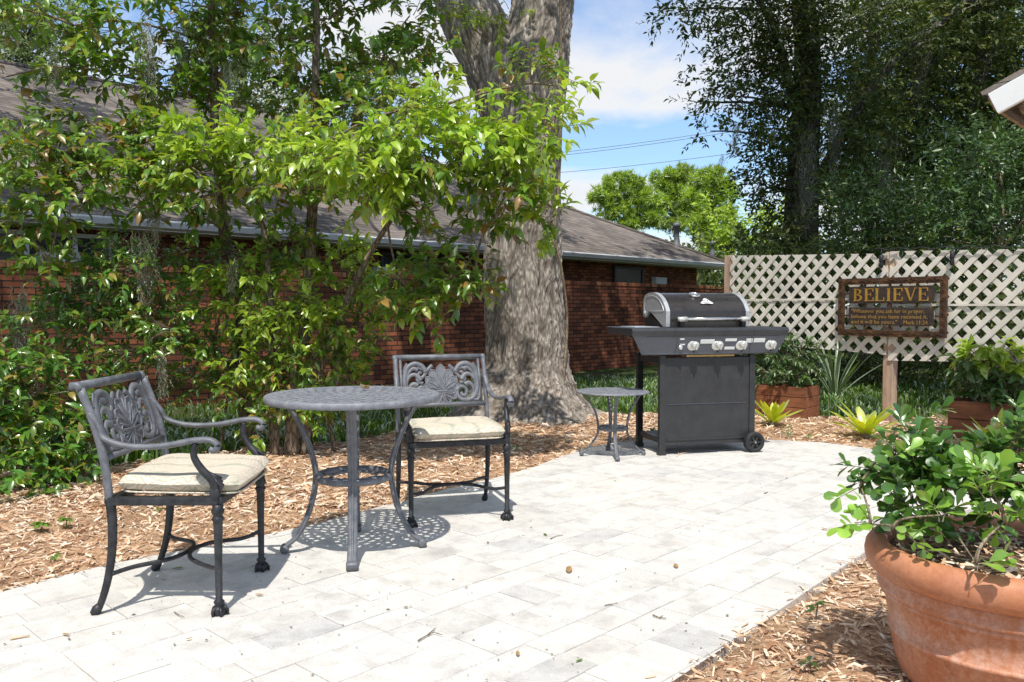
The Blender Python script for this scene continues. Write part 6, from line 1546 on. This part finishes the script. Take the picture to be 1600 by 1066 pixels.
# seedlings and weeds in the mulch
def sprig(label, px, py, hgt, n, leafL, seed, mat='weed', name='seedling', grp='seedlings in the mulch'):
    g = np.random.default_rng(seed); o = G(px, py); t = thing(name, label, 'seedling', tuple(o), 0, grp); st = MB(); lv = Leaves('camphor'); tp = Vector((0.01, 0, hgt)); st.tube([(0, 0, -0.02), (0.004, 0, hgt * 0.5), tp], [0.0035, 0.003, 0.002], 5)
    az = np.arange(n) * 2.4 + g.uniform(0, 1); A = np.stack([np.cos(az), np.sin(az), g.uniform(-0.3, 0.35, n)], 1); P = np.stack([np.zeros(n), np.zeros(n), hgt * g.uniform(0.55, 1.0, n)], 1) + np.array(o)
    L = leafL * g.uniform(0.7, 1.15, n); lv.add(P, A, np.array([0, 0, 1.0]) + g.normal(0, 0.2, (n, 3)), L, L * 0.42); st.build('stem', M['twig'] if mat != 'weed' else M['weed'], t); lv.build('leaves', M[mat], t)
sprig('larger green seedling in the shadow of the terracotta pot', 1274, 968, 0.06, 7, 0.055, 1, 'midleaf')
sprig('small green seedling near the bottom edge, in front of the pot', 1264, 1050, 0.04, 6, 0.042, 2, 'midleaf')
sprig('pale low weed in the mulch left of the left armchair', 64, 826, 0.03, 16, 0.055, 3); sprig('pale low weed in the mulch just right of another, by the left armchair', 103, 820, 0.03, 14, 0.05, 4)
sprig('small pale weed at the mulch edge below the other weeds', 85, 876, 0.02, 9, 0.035, 5); sprig('tiny pale weed under the left armchair', 248, 800, 0.02, 8, 0.03, 6)
sprig('tiny weed in the mulch right of the armchair by the oak', 806, 706, 0.05, 9, 0.05, 7); sprig('low pale weed in the mulch between the bromeliads', 1263, 684, 0.02, 8, 0.04, 8)
sprig('low green weed at the foot of the left planter', 1290, 652, 0.05, 14, 0.06, 9, 'midleaf'); sprig('low green weed beside the grill leg in the mulch', 1022, 680, 0.05, 10, 0.07, 10, 'midleaf')

# fallen leaves, twigs on the paving
def dry_leaf(label, px, py, L, seed, mat='dryleaf', z=0.004, curl=0.5, name='fallen_leaf'):
    L *= 0.85; g = random.Random(seed); o = G(px, py, z) ; v = []; f = []; n = 8; az = g.uniform(0, 2 * PI)
    for i in range(n + 1):
        t = i / n; w = L * 0.19 * math.sin(PI * min(1, t * 0.92 + 0.06)) ** 0.8
        for s in (-1, -0.5, 0, 0.5, 1):
            x = (t - 0.5) * L; y = s * w; zz = 0.002 + curl * L * (abs(s) ** 1.6 * 0.22 + 0.35 * (t - 0.4) ** 2) + 0.002 * g.random(); v.append((x, y, zz))
    f = [(i * 5 + j, (i + 1) * 5 + j, (i + 1) * 5 + j + 1, i * 5 + j + 1) for i in range(n) for j in range(4)]
    ob = mesh_obj(name, v, f, M[mat], None, [True] * len(f)); ob.location = o; ob.rotation_euler = (0, 0, az); tag(ob, label, 'leaf', 'fallen leaves on the patio'); return ob
for i, (lab, px, py, L, mt) in enumerate((('curled tan leaf lying upright on the middle of the patio', 889, 892, 0.085, 'dryleaf'), ('flat brown leaf on the patio in front of the grill', 1056, 885, 0.062, 'dryleaf'), ('green fallen leaf near the bottom edge of the patio', 905, 1033, 0.035, 'weed'), ('green leaf scrap on the patio right of the table', 852, 836, 0.045, 'grass'), ('brown leaf on the patio nearest the terracotta pot', 1288, 827, 0.05, 'dryleaf'), ('pale tan leaf on the patio at the mulch corner by the pot', 1328, 826, 0.045, 'dryleaf'), ('small tan leaf on the patio right of the left armchair feet', 405, 930, 0.04, 'dryleaf'), ('dark green leaf lying under the left armchair', 277, 889, 0.055, 'grass'), ('small brown leaf on the paving near the bottom left corner', 103, 992, 0.035, 'dryleaf'), ('rust coloured leaf on the patio right of the grill wheel', 1316, 733, 0.05, 'dryleaf'), ('pale brown leaf on the paving near the bottom centre', 809, 1022, 0.04, 'dryleaf'), ('small orange leaf below the left armchair front foot', 295, 999, 0.026, 'dryleaf'), ('light brown leaf beside the table foot', 700, 830, 0.03, 'dryleaf'))):
    dry_leaf(lab, px, py, L, i + 3, mt, curl=0.3 if i == 0 else 0.1)
for i, (lab, px, py, L, curl) in enumerate((('crumpled orange leaf lying on the round table top', 570, 609, 0.055, 1.6), ('small pale leaf scrap on the round table near its far right edge', 600, 605, 0.02, 0.8), ('tiny yellow leaf at the far rim of the round table', 647, 605.5, 0.022, 0.8))):
    ob = dry_leaf(lab, px, py, L, 40 + i, 'dryleaf', 0.726, curl); ob['group'] = 'leaf scraps on the table'
def twig(label, pts, r=0.0028, mat='twig'):
    P = [G(*q, 0.006) for q in pts[0]]; o = P[0].copy(); b = MB()
    b.tube([q - o for q in P], lerpl(r, r * 0.6, len(P)), 5)
    for q in pts[1:]: b.tube([G(*s, 0.007) - o for s in q], lerpl(r * 0.8, r * 0.5, len(q)), 5)
    ob = b.build('fallen_twig', M[mat]); ob.location = o; tag(ob, label, 'twig', 'twigs on the patio')
twig('forked twig on the paving near the bottom centre', [[(653, 1001), (668, 992), (680, 982)], [(668, 992), (678, 988), (691, 992)]])
twig('thin branching twig on the paving right of centre', [[(1020, 961), (1030, 965), (1041, 966)], [(1030, 965), (1036, 962)]])
twig('pale stick on the paving at the far left bottom corner', [[(16, 998), (32, 995), (46, 993)]], 0.005, 'chip')
twig('small twig under the left armchair beside its front foot', [[(272, 956), (280, 961), (288, 964)]], 0.002)
twig('twig lying at the front of the grill cart', [[(1057, 713), (1063, 709), (1080, 706)], [(1060, 709), (1059, 700)]], 0.004, 'chip')
twig('short curved twig on the paving right of the forked twig', [[(945, 946), (955, 944), (965, 942)]], 0.002)
twig('short straight twig on the patio to the right of the table', [[(860, 842), (868, 838), (880, 836)]], 0.0022)
twig('tiny twig on the paving in front of the right side of the grill', [[(1194, 771), (1200, 769)]], 0.003)
# specks of debris
g = np.random.default_rng(99); sv = []; sf_ = []
n = 0
while n < 200:
    px, py = g.uniform(0, 1400), g.uniform(700, 1066); o = G(px, py)
    if not inside((o.x, o.y), PATIO): continue
    L = g.uniform(0.002, 0.007) * (1 if g.random() < 0.85 else 1.7); th = g.random() * 2 * PI; w = L * g.uniform(0.3, 0.8); k = len(sv)
    for a, c, zz in ((-1, 0, 0), (0, -1, 0.3), (1, 0, 0), (0, 1, 0.3)):
        sv.append((o.x + math.cos(th) * a * L - math.sin(th) * c * w, o.y + math.sin(th) * a * L + math.cos(th) * c * w, 0.004 + zz * L))
    sf_.append((k, k + 1, k + 2, k + 3)); n += 1
stuff(mesh_obj('leaf_litter', sv, sf_, M['twig']), 'tiny brown specks of leaf litter scattered over the pale paving', 'litter')
CLOUD_SEED = 1.7
# ================================================================== CAMERA, SUN, SKY
cam = bpy.data.cameras.new('camera'); co = bpy.data.objects.new('camera', cam); COL.objects.link(co)
co.location = (0, 0, CAM_H); co.rotation_euler = (PI / 2 - PITCH, 0, 0)
cam.sensor_width = 36; cam.lens = F_PX / 1600 * 36; cam.clip_end = 2000; cam.clip_start = 0.05
scene.camera = co
SUN_EL, SUN_AZ = R(62), R(3)
sun = bpy.data.lights.new('sun', 'SUN'); so = bpy.data.objects.new('sun', sun); COL.objects.link(so)
sun.energy = 4.9; sun.angle = R(0.53); sun.color = (1.0, 0.96, 0.89)
so.rotation_euler = (PI / 2 - SUN_EL, 0, -SUN_AZ); so.location = (0, -10, 20)
w = bpy.data.worlds.new('World'); scene.world = w; w.use_nodes = True; nt = w.node_tree; nt.nodes.clear()
out = nt.nodes.new('ShaderNodeOutputWorld'); bg = nt.nodes.new('ShaderNodeBackground'); bg2 = nt.nodes.new('ShaderNodeBackground'); mx = nt.nodes.new('ShaderNodeMixShader')
sky = nt.nodes.new('ShaderNodeTexSky'); sky.sky_type = 'NISHITA'; sky.sun_disc = False; sky.sun_elevation = SUN_EL; sky.sun_rotation = PI + SUN_AZ
sky.air_density = 1.0; sky.dust_density = 0.6; sky.ozone_density = 1.5
tint = nt.nodes.new('ShaderNodeMix'); tint.data_type = 'RGBA'; tint.blend_type = 'MULTIPLY'; tint.inputs[0].default_value = 1.0; tint.inputs[7].default_value = (1.0, 1.2, 1.38, 1)
nt.links.new(sky.outputs[0], tint.inputs[6]); nt.links.new(tint.outputs[2], bg.inputs[0]); bg.inputs[1].default_value = 0.15
bg2.inputs[1].default_value = 1.0
tc = nt.nodes.new('ShaderNodeTexCoord'); sp_ = nt.nodes.new('ShaderNodeSeparateXYZ'); nt.links.new(tc.outputs['Generated'], sp_.inputs[0])
def mth(op, a, b=None, cl=False):
    m = nt.nodes.new('ShaderNodeMath'); m.operation = op; m.use_clamp = cl
    for s, v_ in ((m.inputs[0], a), (m.inputs[1], b)):
        if v_ is None: continue
        if isinstance(v_, bpy.types.NodeSocket): nt.links.new(v_, s)
        else: s.default_value = v_
    return m.outputs[0]
zz = mth('ADD', mth('MAXIMUM', sp_.outputs[2], 0.0), 0.22)
cx = mth('DIVIDE', sp_.outputs[0], zz); cy = mth('DIVIDE', sp_.outputs[1], zz)
cb = nt.nodes.new('ShaderNodeCombineXYZ'); nt.links.new(cx, cb.inputs[0]); nt.links.new(cy, cb.inputs[1]); cb.inputs[2].default_value = CLOUD_SEED
nz = nt.nodes.new('ShaderNodeTexNoise'); nt.links.new(cb.outputs[0], nz.inputs['Vector']); nz.inputs['Scale'].default_value = 1.15; nz.inputs['Detail'].default_value = 8; nz.inputs['Roughness'].default_value = 0.52; nz.inputs['Distortion'].default_value = 0.25
rp = nt.nodes.new('ShaderNodeValToRGB'); nt.links.new(nz.outputs['Fac'], rp.inputs[0]); rp.color_ramp.elements[0].position = 0.46; rp.color_ramp.elements[1].position = 0.57
rc = nt.nodes.new('ShaderNodeValToRGB'); nt.links.new(nz.outputs['Fac'], rc.inputs[0]); rc.color_ramp.elements[0].position = 0.45; rc.color_ramp.elements[1].position = 0.75
rc.color_ramp.elements[0].color = (1.0, 1.0, 1.0, 1); rc.color_ramp.elements[1].color = (0.78, 0.80, 0.84, 1)
nt.links.new(rc.outputs[0], bg2.inputs[0]); nt.links.new(mth('ADD', mth('MULTIPLY', rp.outputs[0], 0.88), 0.08), mx.inputs[0]); nt.links.new(bg.outputs[0], mx.inputs[1]); nt.links.new(bg2.outputs[0], mx.inputs[2]); nt.links.new(mx.outputs[0], out.inputs[0])
scene.view_settings.view_transform = 'Standard'; scene.view_settings.look = 'None'; scene.view_settings.exposure = 0; scene.view_settings.gamma = 1
scene.cycles.max_bounces = 8; scene.cycles.transparent_max_bounces = 8
